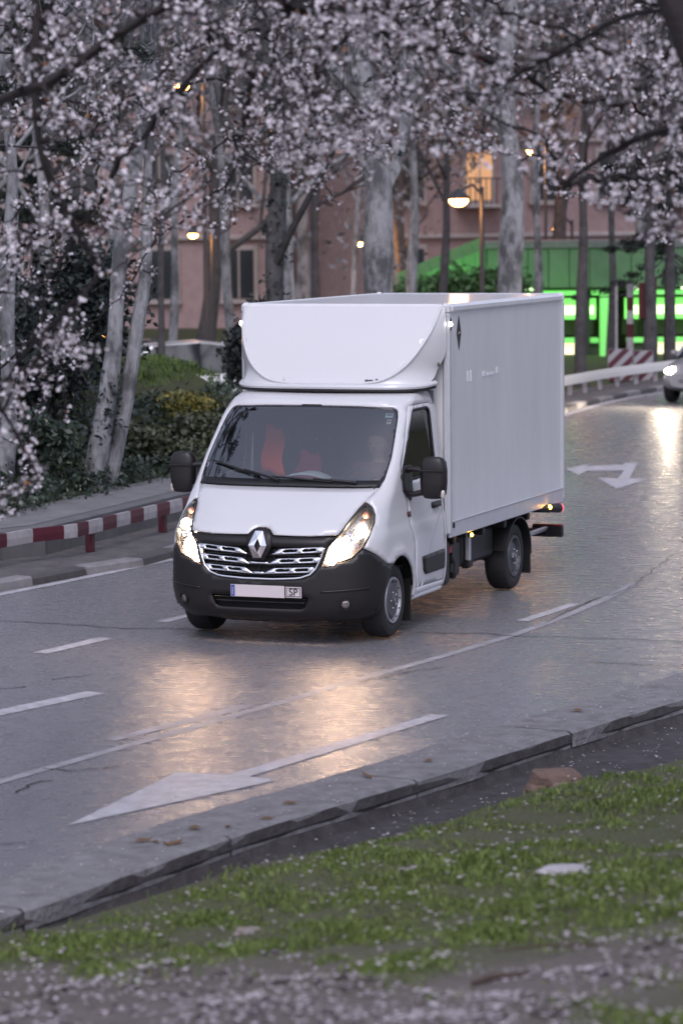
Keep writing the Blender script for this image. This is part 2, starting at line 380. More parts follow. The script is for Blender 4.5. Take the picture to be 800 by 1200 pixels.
for a in range(len(ii) - 1):
    for k in range(nx - 1): F.append((a*nx+k, a*nx+k+1, (a+1)*nx+k+1, (a+1)*nx+k))
# grass near the channel, bare gravel path beyond: one sheet, blended by an offset attribute
bank = mk('grass_bank', V, F, None, None, smooth=True)
if bank.data.polygons[50].normal[2] < 0: bank.data.flip_normals()
tag(bank, kind='structure')
def is_grass(x, y, o):
    """1 on grass, 0 on the bare path"""
    e = 3.95 + .95 * x + .22 * math.sin(1.9 * x + .7) + .15 * math.sin(5.3 * x) + .1 * math.sin(11 * x + 3 * y)
    g = 1 - sstep(e - .25, e + .35, o)
    g = max(g, float(sstep(.7, 1.1, x) * sstep(e + .45, e + .8, o)) * .75)
    return float(g)
at_ = bank.data.attributes.new('grass', 'FLOAT', 'POINT')
at_.data.foreach_set('value', [is_grass(v[0], v[1], near_off(v[0], v[1])[0]) for v in V])
mb_ = bpy.data.materials.new('bank_earth'); mb_.use_nodes = True; t = mb_.node_tree; b = t.nodes['Principled BSDF']; b.inputs['Roughness'].default_value = .9
an = t.nodes.new('ShaderNodeAttribute'); an.attribute_name = 'grass'; tc = t.nodes.new('ShaderNodeTexCoord')
n1 = t.nodes.new('ShaderNodeTexNoise'); n1.inputs['Scale'].default_value = 14; n1.inputs['Detail'].default_value = 6; n1.inputs['Roughness'].default_value = .7
mx1 = t.nodes.new('ShaderNodeMix'); mx1.data_type = 'RGBA'; mx1.inputs[6].default_value = (.070, .057, .052, 1); mx1.inputs[7].default_value = (.22, .185, .175, 1)
mx2 = t.nodes.new('ShaderNodeMix'); mx2.data_type = 'RGBA'; mx2.inputs[7].default_value = (.050, .055, .026, 1)
bp = t.nodes.new('ShaderNodeBump'); bp.inputs['Strength'].default_value = 1; bp.inputs['Distance'].default_value = .04
mx3 = t.nodes.new('ShaderNodeMix'); mx3.data_type = 'RGBA'; mx3.inputs[6].default_value = (.035, .042, .016, 1); mx3.inputs[7].default_value = (.125, .125, .060, 1); n3 = t.nodes.new('ShaderNodeTexNoise'); n3.inputs['Scale'].default_value = 55; n3.inputs['Detail'].default_value = 5
t.links.new(tc.outputs['Object'], n3.inputs[0]); t.links.new(n3.outputs[0], mx3.inputs[0]); t.links.new(mx3.outputs[2], mx2.inputs[7])
t.links.new(tc.outputs['Object'], n1.inputs[0]); t.links.new(n1.outputs[0], mx1.inputs[0]); t.links.new(mx1.outputs[2], mx2.inputs[6]); t.links.new(an.outputs['Fac'], mx2.inputs[0]); t.links.new(mx2.outputs[2], b.inputs['Base Color']); t.links.new(n1.outputs[0], bp.inputs['Height']); t.links.new(bp.outputs[0], b.inputs['Normal'])
bank.data.materials.append(mb_)
# what stretch of the bank the picture can see (plus a margin)
def on_bank(n, margin=1.3):
    out = []
    while len(out) < n:
        px, py = random.uniform(-130, 930), random.uniform(870, 1290)
        d = ray(px, py); z = .1
        for _ in range(6):
            p = CAMP + d * ((z - CAMH) / d[2]); o, i = near_off(p[0], p[1]); z = bank_z(o, p[0])
        if o < bstart(p[0]) or o > gw + 12: continue
        out.append((p[0], p[1], bank_z(o, p[0]) + bump2(p[0], p[1]), o, px, py))
    return out
# grass blades
pts = on_bank(42000); gv = []
tuft = [(random.uniform(-3, 5), random.uniform(8, 26)) for _ in range(400)]
for x, y, z, o, px, py in pts:
    g = is_grass(x, y, o); pat = max(0, min(1, .5 + .75 * mnoise.noise(Vector((x * 2.1, y * 1.3, 0))) + .45 * mnoise.noise(Vector((x * 7, y * 5, 3)))))
    if random.random() > g * (.50 + .46 * pat): continue
    for _ in range(4 if g > .5 else 2):
        bx, by = x + random.gauss(0, .025), y + random.gauss(0, .025); h = random.uniform(.012, .040) * (.5 + .6 * pat) * (1.9 if o < bstart(x) + .3 else 1); a = random.uniform(0, 6.28); wv = random.uniform(.003, .006)
        dx, dy = math.cos(a), math.sin(a); lx, ly = random.gauss(0, .5) * h, random.gauss(0, .5) * h
        gv.append([(bx - dx * wv, by - dy * wv, z - .01), (bx + dx * wv, by + dy * wv, z - .01), (bx + lx * .5 + dx * wv * .7, by + ly * .5 + dy * wv * .7, z + h * .65), (bx + lx, by + ly, z + h * random.uniform(.85, 1))])
M_grass = mat('grass_blade', (.165, .225, .050), .6, island=1, col2=(.058, .085, .022))
tag(quads('grass', gv, M_grass), 'short green grass with fallen petals on the roadside bank', 'grass', kind='stuff')
# fallen petals, on the bank, in the channel and on the gutter
pv = []
def petal(x, y, z, s):
    a = random.uniform(0, 6.28); t1 = random.gauss(0, .35); t2 = random.gauss(0, .35); c, si = math.cos(a), math.sin(a); l, wv = s, s * random.uniform(.55, .9)
    for u, v in ((-l, 0), (0, -wv), (l, 0), (0, wv)): yield (x + (c * u - si * v), y + (si * u + c * v), z + .008 + abs(u * t1 + v * t2))
for x, y, z, o, px, py in on_bank(7200):
    g = is_grass(x, y, o)
    if random.random() < (.26 + .45 * mnoise.noise(Vector((x * 3, y * 2, 9))) if g > .5 else 1.0 + .6 * mnoise.noise(Vector((x * 2.5, y * 1.6, 5)))): pv.append(list(petal(x, y, z + random.uniform(0, .03) * g, random.uniform(.008, .019))))
for _ in range(4200):
    i = random.randint(40, 135); o = random.uniform(-.2, gw + .9) if random.random() < .8 else random.uniform(-.9, 0); p = NE[i] + (NE[i+1] - NE[i]) * random.random() + NN[i] * o
    z = .014 if o < gw - .03 and o > 0 else (.004 if o <= 0 else -.165)
    pv.append(list(petal(p[0], p[1], z, random.uniform(.008, .016))))
tag(quads('fallen_petals', pv, mat('petal', (.62, .57, .60), .7, island=.9, col2=(.25, .20, .21))), 'pale fallen blossom petals scattered over bank and gutter', 'petals', kind='stuff')
# pebbles and clods on the path
cl = MB()
for x, y, z, o, px, py in on_bank(1300):
    if is_grass(x, y, o) > .5: continue
    r = random.uniform(.008, .03); cl.ball((x, y, z), (r * random.uniform(.8, 1.4), r, r * .6), 5, 3)
tag(cl.build('pebbles', mat('pebble', (.12, .10, .10), .9, island=1, col2=(.04, .034, .034)), None, False), 'small pebbles and clods on the bare earth path', 'pebbles', kind='stuff')

# ---- far side: painted kerb, strip, railing, low wall, pavement, planted rise
def far_at(i, off): return FE[i] + FN[i] * off
arcF = np.concatenate([[0], np.cumsum(np.linalg.norm(np.diff(FE, axis=0), axis=1))])
def far_s(s, off):
    x = np.interp(s, arcF, FE[:, 0]); y = np.interp(s, arcF, FE[:, 1]); nx_ = np.interp(s, arcF, FN[:, 0]); ny_ = np.interp(s, arcF, FN[:, 1]); l = math.hypot(nx_, ny_)
    return np.array([x + nx_ / l * off, y + ny_ / l * off])
def s_of(x, y): return arcF[int(np.argmin((FE[:, 0] - x) ** 2 + (FE[:, 1] - y) ** 2))]
sL = s_of(-6.0, 27); sR = s_of(14, 76.5); sM = s_of(1.4, 44)
def fribbon(name, rows, m, s0, s1, kind='structure', n=70):
    V = []; F = []; R = len(rows)
    for s in np.linspace(s0, s1, n):
        for off, z in rows: p = far_s(s, off); V.append((p[0], p[1], z))
    for i in range(n - 1):
        for k in range(R - 1): F.append((i*R+k, i*R+k+1, (i+1)*R+k+1, (i+1)*R+k))
    o = mk(name, V, F, m)
    if sum(p.normal[2] for p in o.data.polygons) < 0: o.data.flip_normals()
    return tag(o, kind=kind) if kind else o
fribbon('verge_strip', [(.2, .085), (1.35, .09)], mat('gritty_verge', (.135, .128, .13), .9, var=1, vscale=4, col2=(.07, .064, .064), bump=.8, bscale=22), arcF[2], arcF[-3], n=160)
kerb = tag(empty('kerb'), kind='structure')
s = sL - 3; k = 0
while s < sR + 3:
    a, b = far_s(s + .015, 0), far_s(s + .985, 0); n_ = far_s(s + .5, 1) - far_s(s + .5, 0); h = .095 + random.uniform(-.012, .008)
    V = []
    for q in (a, b):
        for o, z in ((0, -.02), (0.01, h - .02), (.035, h), (.22, h), (.22, -.02)): V.append((*(q + n_ * o), z))
    F = [(i, i + 1, 6 + i, 5 + i) for i in range(4)] + [(0, 4, 3, 2, 1), (5, 6, 7, 8, 9)]
    mk('kerb_stone', V, F, M_kw if k % 2 else M_kd, kerb); s += 1.0; k += 1
wallo = fribbon('low_wall', [(1.22, .05), (1.22, .40), (1.26, .415), (1.5, .415)], M_wall, sL - 3, sM + 2, None)
tag(wallo, 'low grey concrete wall behind the red and white railing', 'wall')
fribbon('pavement', [(1.42, .42), (2.25, .44)], M_pave, sL - 3, sM + 2)
def far_off(x, y):
    d = (FE[:, 0] - x) ** 2 + (FE[:, 1] - y) ** 2; i = int(np.argmin(d)); return float((np.array([x, y]) - FE[i]) @ FN[i])
def hill_z(x, y, o=None):
    o = far_off(x, y) if o is None else o
    k = 1 - float(sstep(-.5, 3.0, x - .055 * (y - 40)))
    f_ = 1 - float(sstep(46, 52, y)); h = (.43 + 1.25 * float(sstep(2.2, 4.8, o)) * f_ if o > 2.2 else .43) * (.1 + .9 * f_)
    return h * k + .06 * (1 - k)
V = []; F = []; nx = 46; ny = 44
for a in range(ny):
    for k in range(nx):
        s_ = sL - 7 + (sR + 14 - sL) * a / (ny - 1); o = 1.3 + (k / (nx - 1)) ** 1.6 * 60
        if a < 0: pass
        p = far_s(s_, o) if o < 6 else far_s(s_, 6) + (np.array([-.55, .835])) * (o - 6)
        z = hill_z(p[0], p[1], o); V.append((p[0], p[1], z - (.05 if o < 2.2 else 0) - (.35 if k == 0 else 0)))
for a in range(ny - 1):
    for k in range(nx - 1): F.append((a*nx+k, a*nx+k+1, (a+1)*nx+k+1, (a+1)*nx+k))
M_hill = mat('park_ground', (.055, .075, .022), .95, var=.8, vscale=1.2, col2=(.045, .035, .022), bump=.6, bscale=8)
hill = mk('park_slope', V, F, M_hill, smooth=True)
if sum(p.normal[2] for p in hill.data.polygons) < 0: hill.data.flip_normals()
tag(hill, kind='structure')

# ================================================================== the van
VAN_YAW = 0.367
van = empty('delivery_van', (-0.449, 27.314, 0.006))
_c, _s = math.cos(VAN_YAW), math.sin(VAN_YAW)
van.rotation_euler = (0, 0, math.atan2(-_c, -_s))       # local x = forward, y = the van's left, z = up
tag(van, 'white box van with roof fairing and lit headlights driving on the road', 'van')
TAB = np.array([[.20,.72,.86,.42,3.2],[.25,.80,.93,.50,3.2],[.35,.845,1.015,.54,3.2],[.50,.86,1.04,.56,3.2],[.65,.855,1.045,.58,3.2],[.80,.84,1.045,.58,3.2],
 [.92,.825,1.04,.58,3.2],[1.00,.80,1.03,.57,3.2],[1.04,.765,1.02,.56,3.2],[1.10,.69,1.015,.52,3.2],[1.20,.545,1.005,.46,3.2],[1.30,.385,1.005,.38,3.3],
 [1.39,.225,1.0,.30,3.5],[1.45,.155,.998,.28,3.6],[1.60,.01,.988,.27,3.8],[1.80,-.185,.97,.26,4],[2.00,-.385,.945,.25,4],[2.09,-.485,.925,.25,4],
 [2.14,-.56,.91,.26,4],[2.18,-.66,.89,.28,4],[2.205,-.77,.865,.30,4],[2.225,-.92,.81,.30,4]])
XB = -1.335
def pchip(x, y, xi):
    h = np.diff(x); d = np.diff(y) / h; m = np.zeros_like(y)
    for i in range(1, len(x) - 1):
        if d[i-1] * d[i] > 0:
            w1 = 2*h[i] + h[i-1]; w2 = h[i] + 2*h[i-1]; m[i] = (w1 + w2) / (w1 / d[i-1] + w2 / d[i])
    m[0] = d[0]; m[-1] = d[-1]
    k = np.clip(np.searchsorted(x, xi) - 1, 0, len(h) - 1); s = (xi - x[k]) / h[k]
    return ((1+2*s)*(1-s)**2)*y[k] + s*(1-s)**2*h[k]*m[k] + s*s*(3-2*s)*y[k+1] + s*s*(s-1)*h[k]*m[k+1]
ZG = np.linspace(.20, 2.225, 406); TG = np.concatenate([np.linspace(0, 1, 101), np.linspace(1, 2, 81)[1:]])
_t = [pchip(TAB[:, 0], TAB[:, i], ZG) for i in (1, 2, 3, 4)]
SG = np.zeros((len(ZG), len(TG), 2))
for i, z in enumerate(ZG):
    f, wd, cdp, pe = (a[i] for a in _t)
    th = np.linspace(0, np.pi / 2, 80); y = wd * np.sin(th) ** (2 / pe); x = f - cdp + cdp * np.cos(th) ** (2 / 2.2)
    L = np.concatenate([[0], np.cumsum(np.hypot(np.diff(x), np.diff(y)))]); L /= L[-1]
    SG[i, :101, 0] = np.interp(TG[:101], L, x); SG[i, :101, 1] = np.interp(TG[:101], L, y)
    SG[i, 101:, 0] = f - cdp + (XB - f + cdp) * (TG[101:] - 1); SG[i, 101:, 1] = wd
    fl = np.exp(-((np.hypot(SG[i, :, 0], z - .36) - .42) / .06) ** 2) * .022 * np.clip((TG - .8) / .15, 0, 1)
    SG[i, :, 1] += fl
def S(t, z):
    t = np.asarray(t, float); z = np.asarray(z, float); a = np.abs(t)
    zi = np.clip((z - ZG[0]) / (ZG[1] - ZG[0]), 0, len(ZG) - 1.001); i = zi.astype(int); fz = (zi - i)[..., None]
    tj = np.where(a <= 1, a * 100, 100 + (a - 1) * 80); tj = np.clip(tj, 0, len(TG) - 1.001); j = tj.astype(int); ft = (tj - j)[..., None]
    P = (SG[i, j] * (1-ft) + SG[i, j+1] * ft) * (1-fz) + (SG[i+1, j] * (1-ft) + SG[i+1, j+1] * ft) * fz
    return np.stack([P[..., 0], P[..., 1] * np.sign(t), z], -1)
def SN(t, z):
    e = .012; t = np.asarray(t, float); z = np.clip(np.asarray(z, float), .2 + e, 2.225 - e)
    n = np.cross(S(t + e, z) - S(t - e, z), S(t, z + e) - S(t, z - e)); return n / (np.linalg.norm(n, axis=-1, keepdims=True) + 1e-9)
def tx(x, z, s=1):
    """surface coordinate t on the left (s=1) or right flank for a given x"""
    i = int(np.clip(round((z - .2) / (ZG[1] - ZG[0])), 0, len(ZG) - 1)); return s * float(np.interp(-x, -SG[i, 40:, 0], TG[40:]))
def resample(poly, h):
    out = []
    for a, b in zip(poly, poly[1:] + poly[:1]):
        a = np.array(a, float); b = np.array(b, float); n = max(1, int(math.ceil(np.linalg.norm(b - a) / h)))
        out += [tuple(a + (b - a) * k / n) for k in range(n)]
    return out
def pip(P, poly):
    P = np.asarray(P); q = np.array(poly); x, y = P[:, 0], P[:, 1]; ins = np.zeros(len(P), bool)
    for a, b in zip(q, np.roll(q, -1, 0)):
        c = (a[1] > y) != (b[1] > y); xx = a[0] + (y - a[1]) * (b[0] - a[0]) / (b[1] - a[1] + 1e-15); ins ^= c & (x < xx)
    return ins
def inset(poly, d):
    """move a polygon's edges inward by d (closed, any winding)"""
    P = np.array(poly, float); A = .5 * np.sum(P[:, 0] * np.roll(P[:, 1], -1) - np.roll(P[:, 0], -1) * P[:, 1]); sg = 1 if A > 0 else -1
    e0 = P - np.roll(P, 1, 0); e1 = np.roll(P, -1, 0) - P
    n0 = np.stack([-e0[:, 1], e0[:, 0]], 1) * sg; n1 = np.stack([-e1[:, 1], e1[:, 0]], 1) * sg
    n0 /= np.linalg.norm(n0, axis=1, keepdims=True) + 1e-9; n1 /= np.linalg.norm(n1, axis=1, keepdims=True) + 1e-9
    m = n0 + n1; m /= np.maximum(1e-6, np.linalg.norm(m, axis=1, keepdims=True)); k = 1 / np.maximum(.5, (m * n0).sum(1, keepdims=True))
    return [tuple(q) for q in P + m * k * d]
def panel(name, outer, m, parent, holes=(), off=0.0, thick=.012, h=.04, fn=None):
    """a sheet-metal panel: 2D outline in surface coordinates laid on the body surface"""
    loops = [resample(list(outer), h * .6)] + [resample(list(q), h * .6) for q in holes]
    V = []; E = []
    for lp in loops:
        n0 = len(V); V += lp; E += [(n0 + i, n0 + (i + 1) % len(lp)) for i in range(len(lp))]
    B = np.array(V); lo = B.min(0); hi = B.max(0)
    gx, gy = np.meshgrid(np.arange(lo[0] + h / 2, hi[0], h), np.arange(lo[1] + h / 2, hi[1], h)); Q = np.stack([gx.ravel(), gy.ravel()], 1)
    ins = pip(Q, loops[0])
    for lp in loops[1:]: ins &= ~pip(Q, lp)
    Q = Q[ins]
    if len(Q):
        d = np.min(np.linalg.norm(Q[:, None] - B[None], axis=2), axis=1); Q = Q[d > h * .42]
    V2, _, F, *_r = delaunay_2d_cdt([Vector(v) for v in V + [tuple(q) for q in Q]], E, [], 0, 1e-5)
    P2 = np.array([tuple(v) for v in V2]); F = [f for f in F]
    cen = np.array([P2[list(f)].mean(0) for f in F]); k = pip(cen, loops[0])
    for lp in loops[1:]: k &= ~pip(cen, lp)
    F = [tuple(f) for f, kk in zip(F, k) if kk]
    if fn is None: P3 = S(P2[:, 0], P2[:, 1]) + SN(P2[:, 0], P2[:, 1]) * off
    else: P3 = np.array([fn(*q) for q in P2])
    # CCW in the (t,z) sheet faces outward
    FF = []
    for f in F:
        a, b, c = P2[f[0]], P2[f[1]], P2[f[2]]
        FF.append(f if (b[0]-a[0])*(c[1]-a[1]) - (b[1]-a[1])*(c[0]-a[0]) > 0 else f[::-1])
    used = sorted({i for f in FF for i in f}); rm = {v: i for i, v in enumerate(used)}
    o = mk(name, P3[used], [tuple(rm[i] for i in f) for f in FF], m, parent, smooth=True)
    if thick:
        sm = o.modifiers.new('thickness', 'SOLIDIFY'); sm.thickness = thick; sm.offset = -1
    return o
mir = lambda poly: [(-a, b) for a, b in poly][::-1]

HL = [(.724,1.269),(.768,1.232),(.806,1.165),(.812,1.102),(.774,.998),(.721,.894),(.638,.802),(.547,.769),(.43,.721),(.451,.793),(.478,.907),(.545,1.005),(.617,1.134),(.672,1.225)]
ARC = [(0.40 * math.cos(a), .36 + .40 * math.sin(a)) for a in np.linspace(math.radians(62), math.radians(182), 14)]     # rear and top of the wheel arch
ARCF = [(0.40 * math.cos(a), .36 + .40 * math.sin(a)) for a in np.linspace(math.radians(-20), math.radians(62), 10)]   # its front edge, cut in the bumper
arc_t = [(tx(x, z), z) for x, z in ARC]; arcf_t = [(tx(x, max(z, .21)), max(z, .21)) for x, z in ARCF]
hood_r = [(.03,1.066),(.062,1.045),(.092,1.004),(.217,1.0),(.367,1.0),(.545,1.012),(.617,1.138),(.672,1.231),(.712,1.28),(.762,1.338),(.812,1.389),(.80,1.392),(.50,1.389)]
hood = [(-a, b) for a, b in hood_r][::-1] + hood_r
hood_p = panel('bonnet', inset(hood, .004), M_white, van)
# bumper: one dark plastic moulding under bonnet, headlights and wings
gr_r = [(.462,.902),(.441,.808),(.409,.709),(.368,.650),(.30,.619),(.257,.611),(.107,.599)]
grille = gr_r + [(-a, b) for a, b in gr_r][::-1]
slot_r = [(.36,.452),(.335,.35),(.30,.335)]
slot = slot_r + [(-a, b) for a, b in slot_r][::-1]
hl_in = [(.545,.999),(.478,.903),(.449,.793),(.428,.713),(.547,.760),(.64,.795),(.721,.884)]
bump_r = [(.03,1.058),(.06,1.038),(.09,.994),(.217,.991),(.367,.991)] + hl_in + [(.822,.819),(.965,.715)] + arcf_t[::-1] + [(.93,.21),(.70,.212),(.45,.235),(.30,.205),(0,.203)]
bumper_poly = bump_r + [(-a, b) for a, b in bump_r[:-1]][::-1]
bumper = panel('front_bumper', bumper_poly, M_plast, van, holes=[grille, slot], thick=.03)
panel('grille_backing', inset(grille, -.01), M_void, van, off=-.05, thick=0)
panel('lower_grille_backing', inset(slot, -.012), M_void, bumper, off=-.045, thick=0)
panel('lower_grille_bar', [(.335,.402),(.33,.39),(-.33,.39),(-.335,.402)], M_plast, bumper, off=-.008, thick=.02)
panel('lower_grille_bar', [(.345,.432),(.345,.425),(-.345,.425),(-.345,.432)], M_plast, bumper, off=-.02, thick=.02)
# bumper relief: side crease and fog-lamp recess
for s in (1, -1):
    cre = [(.44,.512),(.78,.534),(.78,.522),(.44,.498)]
    panel('bumper_crease', cre if s > 0 else mir(cre), M_plast, bumper, off=.012, thick=.02)
    P = S(s * .617, .388); N = SN(s * .617, .388)
    R3 = Vector(N).to_track_quat('Z', 'Y').to_matrix()
    fo = MB().lathe([(.058, -.02), (.058, .012), (.046, .014), (.042, -.004), (.001, -.004)], 20, 'z').build('fog_lamp', M_plast, van, True); fo.matrix_local = Matrix.Translation(Vector(P)) @ R3.to_4x4()
    MB().lathe([(.040, -.003), (.038, .004), (.026, .010), (.001, .012)], 20, 'z').build('lens', mat('fog_lens', (.30, .27, .26), .15, metal=.8, bump=.6, bscale=60), fo, True)
# grille slats with slots, chrome surround, badge
gp = panel('grille_surround', inset(grille, .004), M_chrome, van, holes=[[( .455,.905),(.428,.808),(.395,.714),(.355,.665),(.295,.637),(.25,.630),(.107,.619),(-.107,.619),(-.25,.630),(-.295,.637),(-.355,.665),(-.395,.714),(-.428,.808),(-.455,.905)]], off=.008, thick=.02, h=.025)
def slat(zr0, zr1, t0, t1, cl0, slots, dip):
    """one chrome row, right half; zr* heights at the outer end; cl0 inner end"""
    poly = [(t0, zr0 - .028), (t1, zr1 - .024), (t1, zr1 + .024), (t0 + .06, zr0 + .024), (t0 + .02, zr0 - .012)]
    hl = []
    for a, b in slots:
        za = zr0 + (zr1 - zr0) * (a - t0) / (t1 - t0); zb = zr0 + (zr1 - zr0) * (b - t0) / (t1 - t0)
        hl.append([(a, za - .006), (a + .01, za - .012), (b - .012, zb - .012), (b, zb + .002), (b - .012, zb + .014), (a + .02, za + .014)])
    for s in (1, -1):
        panel('grille_slat', poly if s > 0 else mir(poly), M_chrome, van, holes=[q if s > 0 else mir(q) for q in hl], off=.004, thick=.02, h=.03)
slat(.858, .885, .085, .45, 0, [(.165,.275),(.30,.405)], 0)
slat(.770, .794, .06, .425, 0, [(.145,.255),(.28,.385)], 0)
slat(.684, .704, .035, .388, 0, [(.115,.225),(.25,.355)], 0)
for z, q in ((.745, .07), (.655, .04)):
    panel('grille_slat', [(q, z), (q, z + .018), (-q, z + .018), (-q, z)], M_chrome, van, off=.004, thick=.02)
for k, tt in enumerate(np.linspace(-.42, .42, 9)):
    panel('grille_rib', [(tt + .003, .62), (tt + .003, .88), (tt - .003, .88), (tt - .003, .62)], M_blk, van, off=-.02, thick=.02)
for z in (.73, .82, .64): panel('grille_rib', [(.40, z), (.40, z + .012), (-.40, z + .012), (-.40, z)], M_blk, van, off=-.018, thick=.02)
# badge plinth and diamond
def fronts(y, z, off): q = S(y / 1.30 if abs(y) < 1.2 else 0, z); n = SN(0, z); return np.array([S(0, z)[0], y, z]) + SN(0, z) * off
panel('badge_plinth', [(.03,1.056),(.06,1.036),(.088,.99),(.088,.90),(.06,.82),(.03,.775),(-.03,.775),(-.06,.82),(-.088,.90),(-.088,.99),(-.06,1.036),(-.03,1.056)], M_plast, van, off=.014, thick=.03)
bz, bh, bw = .905, .108, .088
def dia(h_, w_, top): # half of a lozenge with flat apex
    return [(-w_, 0), (-w_ * .30, h_ * top), (w_ * .30, h_ * top), (w_, 0)]
bn = lambda y, z: fronts(y, min(1.05, bz + z), .032)
bt = MB()
def lozenge(name, sgn, m):
    o_ = [(-bw, 0), (-bw * .42, sgn * bh), (bw * .42, sgn * bh), (bw, 0)]; i_ = [(bw * .36, 0), (0, sgn * bh * .55), (-bw * .36, 0)]
    V = [fronts(y, bz + z, .032) for y, z in o_ + i_] + [fronts(y, bz + z, .05 if k in (5,) else .046) for k, (y, z) in enumerate(o_ + i_)]
    F = [(7+0, 7+1, 7+5, 7+6), (7+1, 7+2, 7+5), (7+2, 7+3, 7+4, 7+5)] + [(i, (i+1) % 7, 7 + (i+1) % 7, 7 + i) for i in range(7)]
    o = mk(name, V, F, m, van); bm = bmesh.new(); bm.from_mesh(o.data); bmesh.ops.recalc_face_normals(bm, faces=bm.faces); bm.to_mesh(o.data); bm.free(); return o
lozenge('diamond_badge', 1, M_chrome); lozenge('diamond_badge', -1, mat('dark_chrome', (.35, .30, .30), .18, metal=1))
# number plate with blue band and SP disc
def plate_at(y, z, off): return fronts(y, z, off)
pl = MB(); pl.prism([(-.262,.447),(.262,.447),(.262,.553),(-.262,.553)], lambda y, z: plate_at(y, z, .012), lambda y, z: plate_at(y, z, .022))
plate = pl.build('number_plate', M_plate, van)
MB().prism([(-.258,.451),(-.222,.451),(-.222,.549),(-.258,.549)], lambda y, z: plate_at(y, z, .0225), lambda y, z: plate_at(y, z, .024)).build('blue_band', M_blue, plate)
for k in range(5):
    MB().prism([(-.246,.468 + k*.013),(-.234,.468 + k*.013),(-.234,.474 + k*.013),(-.246,.474 + k*.013)], lambda y, z: plate_at(y, z, .0245), lambda y, z: plate_at(y, z, .026)).build('band_mark', M_plate, plate)
sp = MB().prism([(.275,.452),(.425,.452),(.425,.548),(.275,.548)], lambda y, z: plate_at(y, z, .012), lambda y, z: plate_at(y, z, .020)).build('service_plate', M_plate, van)
MB().prism([(.283,.460),(.417,.460),(.417,.540),(.283,.540)], lambda y, z: plate_at(y, z, .0205), lambda y, z: plate_at(y, z, .0215)).build('plate_border', M_ink, sp)
MB().prism([(.289,.466),(.411,.466),(.411,.534),(.289,.534)], lambda y, z: plate_at(y, z, .0218), lambda y, z: plate_at(y, z, .0228)).build('plate_face', M_plate, sp)
q = plate_at(.35, .50, .0255)
text_mesh('lettering', 'SP', .092, M_ink, sp, Matrix.Translation(Vector(q)) @ Matrix(((0, 0, 1), (1, 0, 0), (0, 1, 0))).to_4x4())

# headlights: reflector bowl, lit bulbs, clear lens
for s in (1, -1):
    sd_ = lambda poly: poly if s > 0 else mir(poly)
    hl = panel('headlight', sd_(inset(HL, .003)), M_lens, van, off=.004, thick=0)
    panel('reflector', sd_(inset(HL, -.004)), mat('reflector_chrome', (.62, .62, .66), .22, metal=.9, bump=.5, bscale=22), hl, off=-.075, thick=0)
    rim = panel('lens_rim', sd_(HL), M_blk, hl, holes=[sd_(inset(HL, .009))], off=.002, thick=.05, h=.03)
    for nm, (t, z), r, m in (('low_beam', (.548, .872), .088, M_bulb), ('low_beam_flare', (.50, .795), .05, M_bulb), ('position_lamp', (.722, 1.075), .052, M_bulb2)):
        P = S(s * t, z) - SN(s * t, z) * .045
        MB().ball((0, 0, 0), (r * .5, r, r), 14, 8).build(nm, m, hl, True, loc=tuple(P))
    P = S(s * .735, 1.185) - SN(s * .735, 1.185) * .03
    MB().ball((0, 0, 0), (.03, .036, .036), 12, 8).build('indicator', M_ambu, hl, True, loc=tuple(P))
    for (t, z) in ((.63, .985), (.665, 1.06), (.60, 1.02), (.70, .97)):
        P = S(s * t, z) - SN(s * t, z) * .05
        MB().ball((0, 0, 0), (.02, .026, .026), 10, 6).build('reflector_detail', M_chrome, hl, True, loc=tuple(P))

# white shell: wings, pillars, roof header, flanks (one pressing) with door openings
ws_r = [(0,2.103),(.453,2.100),(.771,2.086),(.805,2.075),(.825,2.055),(.84,1.993),(.858,1.642),(.84,1.46),(.812,1.395)]
shell_r = [(.712,1.284),(.772,1.240),(.812,1.170),(.818,1.100),(.779,.995),(.725,.888),(.825,.826),(.968,.722)] + arc_t + [(tx(-.40,.34),.34),(tx(-.43,.325),.325),(2,.325),(2,2.2249)]
shell_l = [(-a, b) for a, b in shell_r][::-1]
ws_up = ws_r[::-1]      # bottom right corner -> top centre
shell = shell_r + shell_l + [(-.762,1.342)] + [(-a, b) for a, b in ws_up[:-1]] + ws_r[:-1] + [(.812,1.395),(.766,1.342)]
shell = shell[:len(shell_r)+len(shell_l)] + [(-.766,1.342)] + [(-a, b) for a, b in ws_up[:-1]] + ws_r + [(.766,1.342)]
door_r = [(.912,2.098),(.915,2.05),(.965,1.75),(.995,1.56),(tx(-.27,1.42),1.42),(tx(-.36,1.2),1.2),(tx(-.44,.85),.85),(tx(-.455,.40),.40),(tx(-1.285,.385),.385),(tx(-1.315,.6),.6),(tx(-1.315,1.9),1.9),(tx(-1.30,2.03),2.03),(tx(-1.26,2.085),2.085),(tx(-1.19,2.10),2.10)]
win_r = [(tx(-.685,2.035),2.035),(tx(-.70,2.045),2.048),(tx(-1.09,2.05),2.053),(tx(-1.14,2.03),2.035),(tx(-1.155,2.0),1.995),(tx(-1.155,1.5),1.50),(tx(-1.14,1.445),1.445),(tx(-.6,1.42),1.42),(tx(-.235,1.43),1.43),(tx(-.225,1.5),1.47)]
sh = panel('cab_shell', shell, M_white, van, holes=[door_r, mir(door_r)], thick=.02)
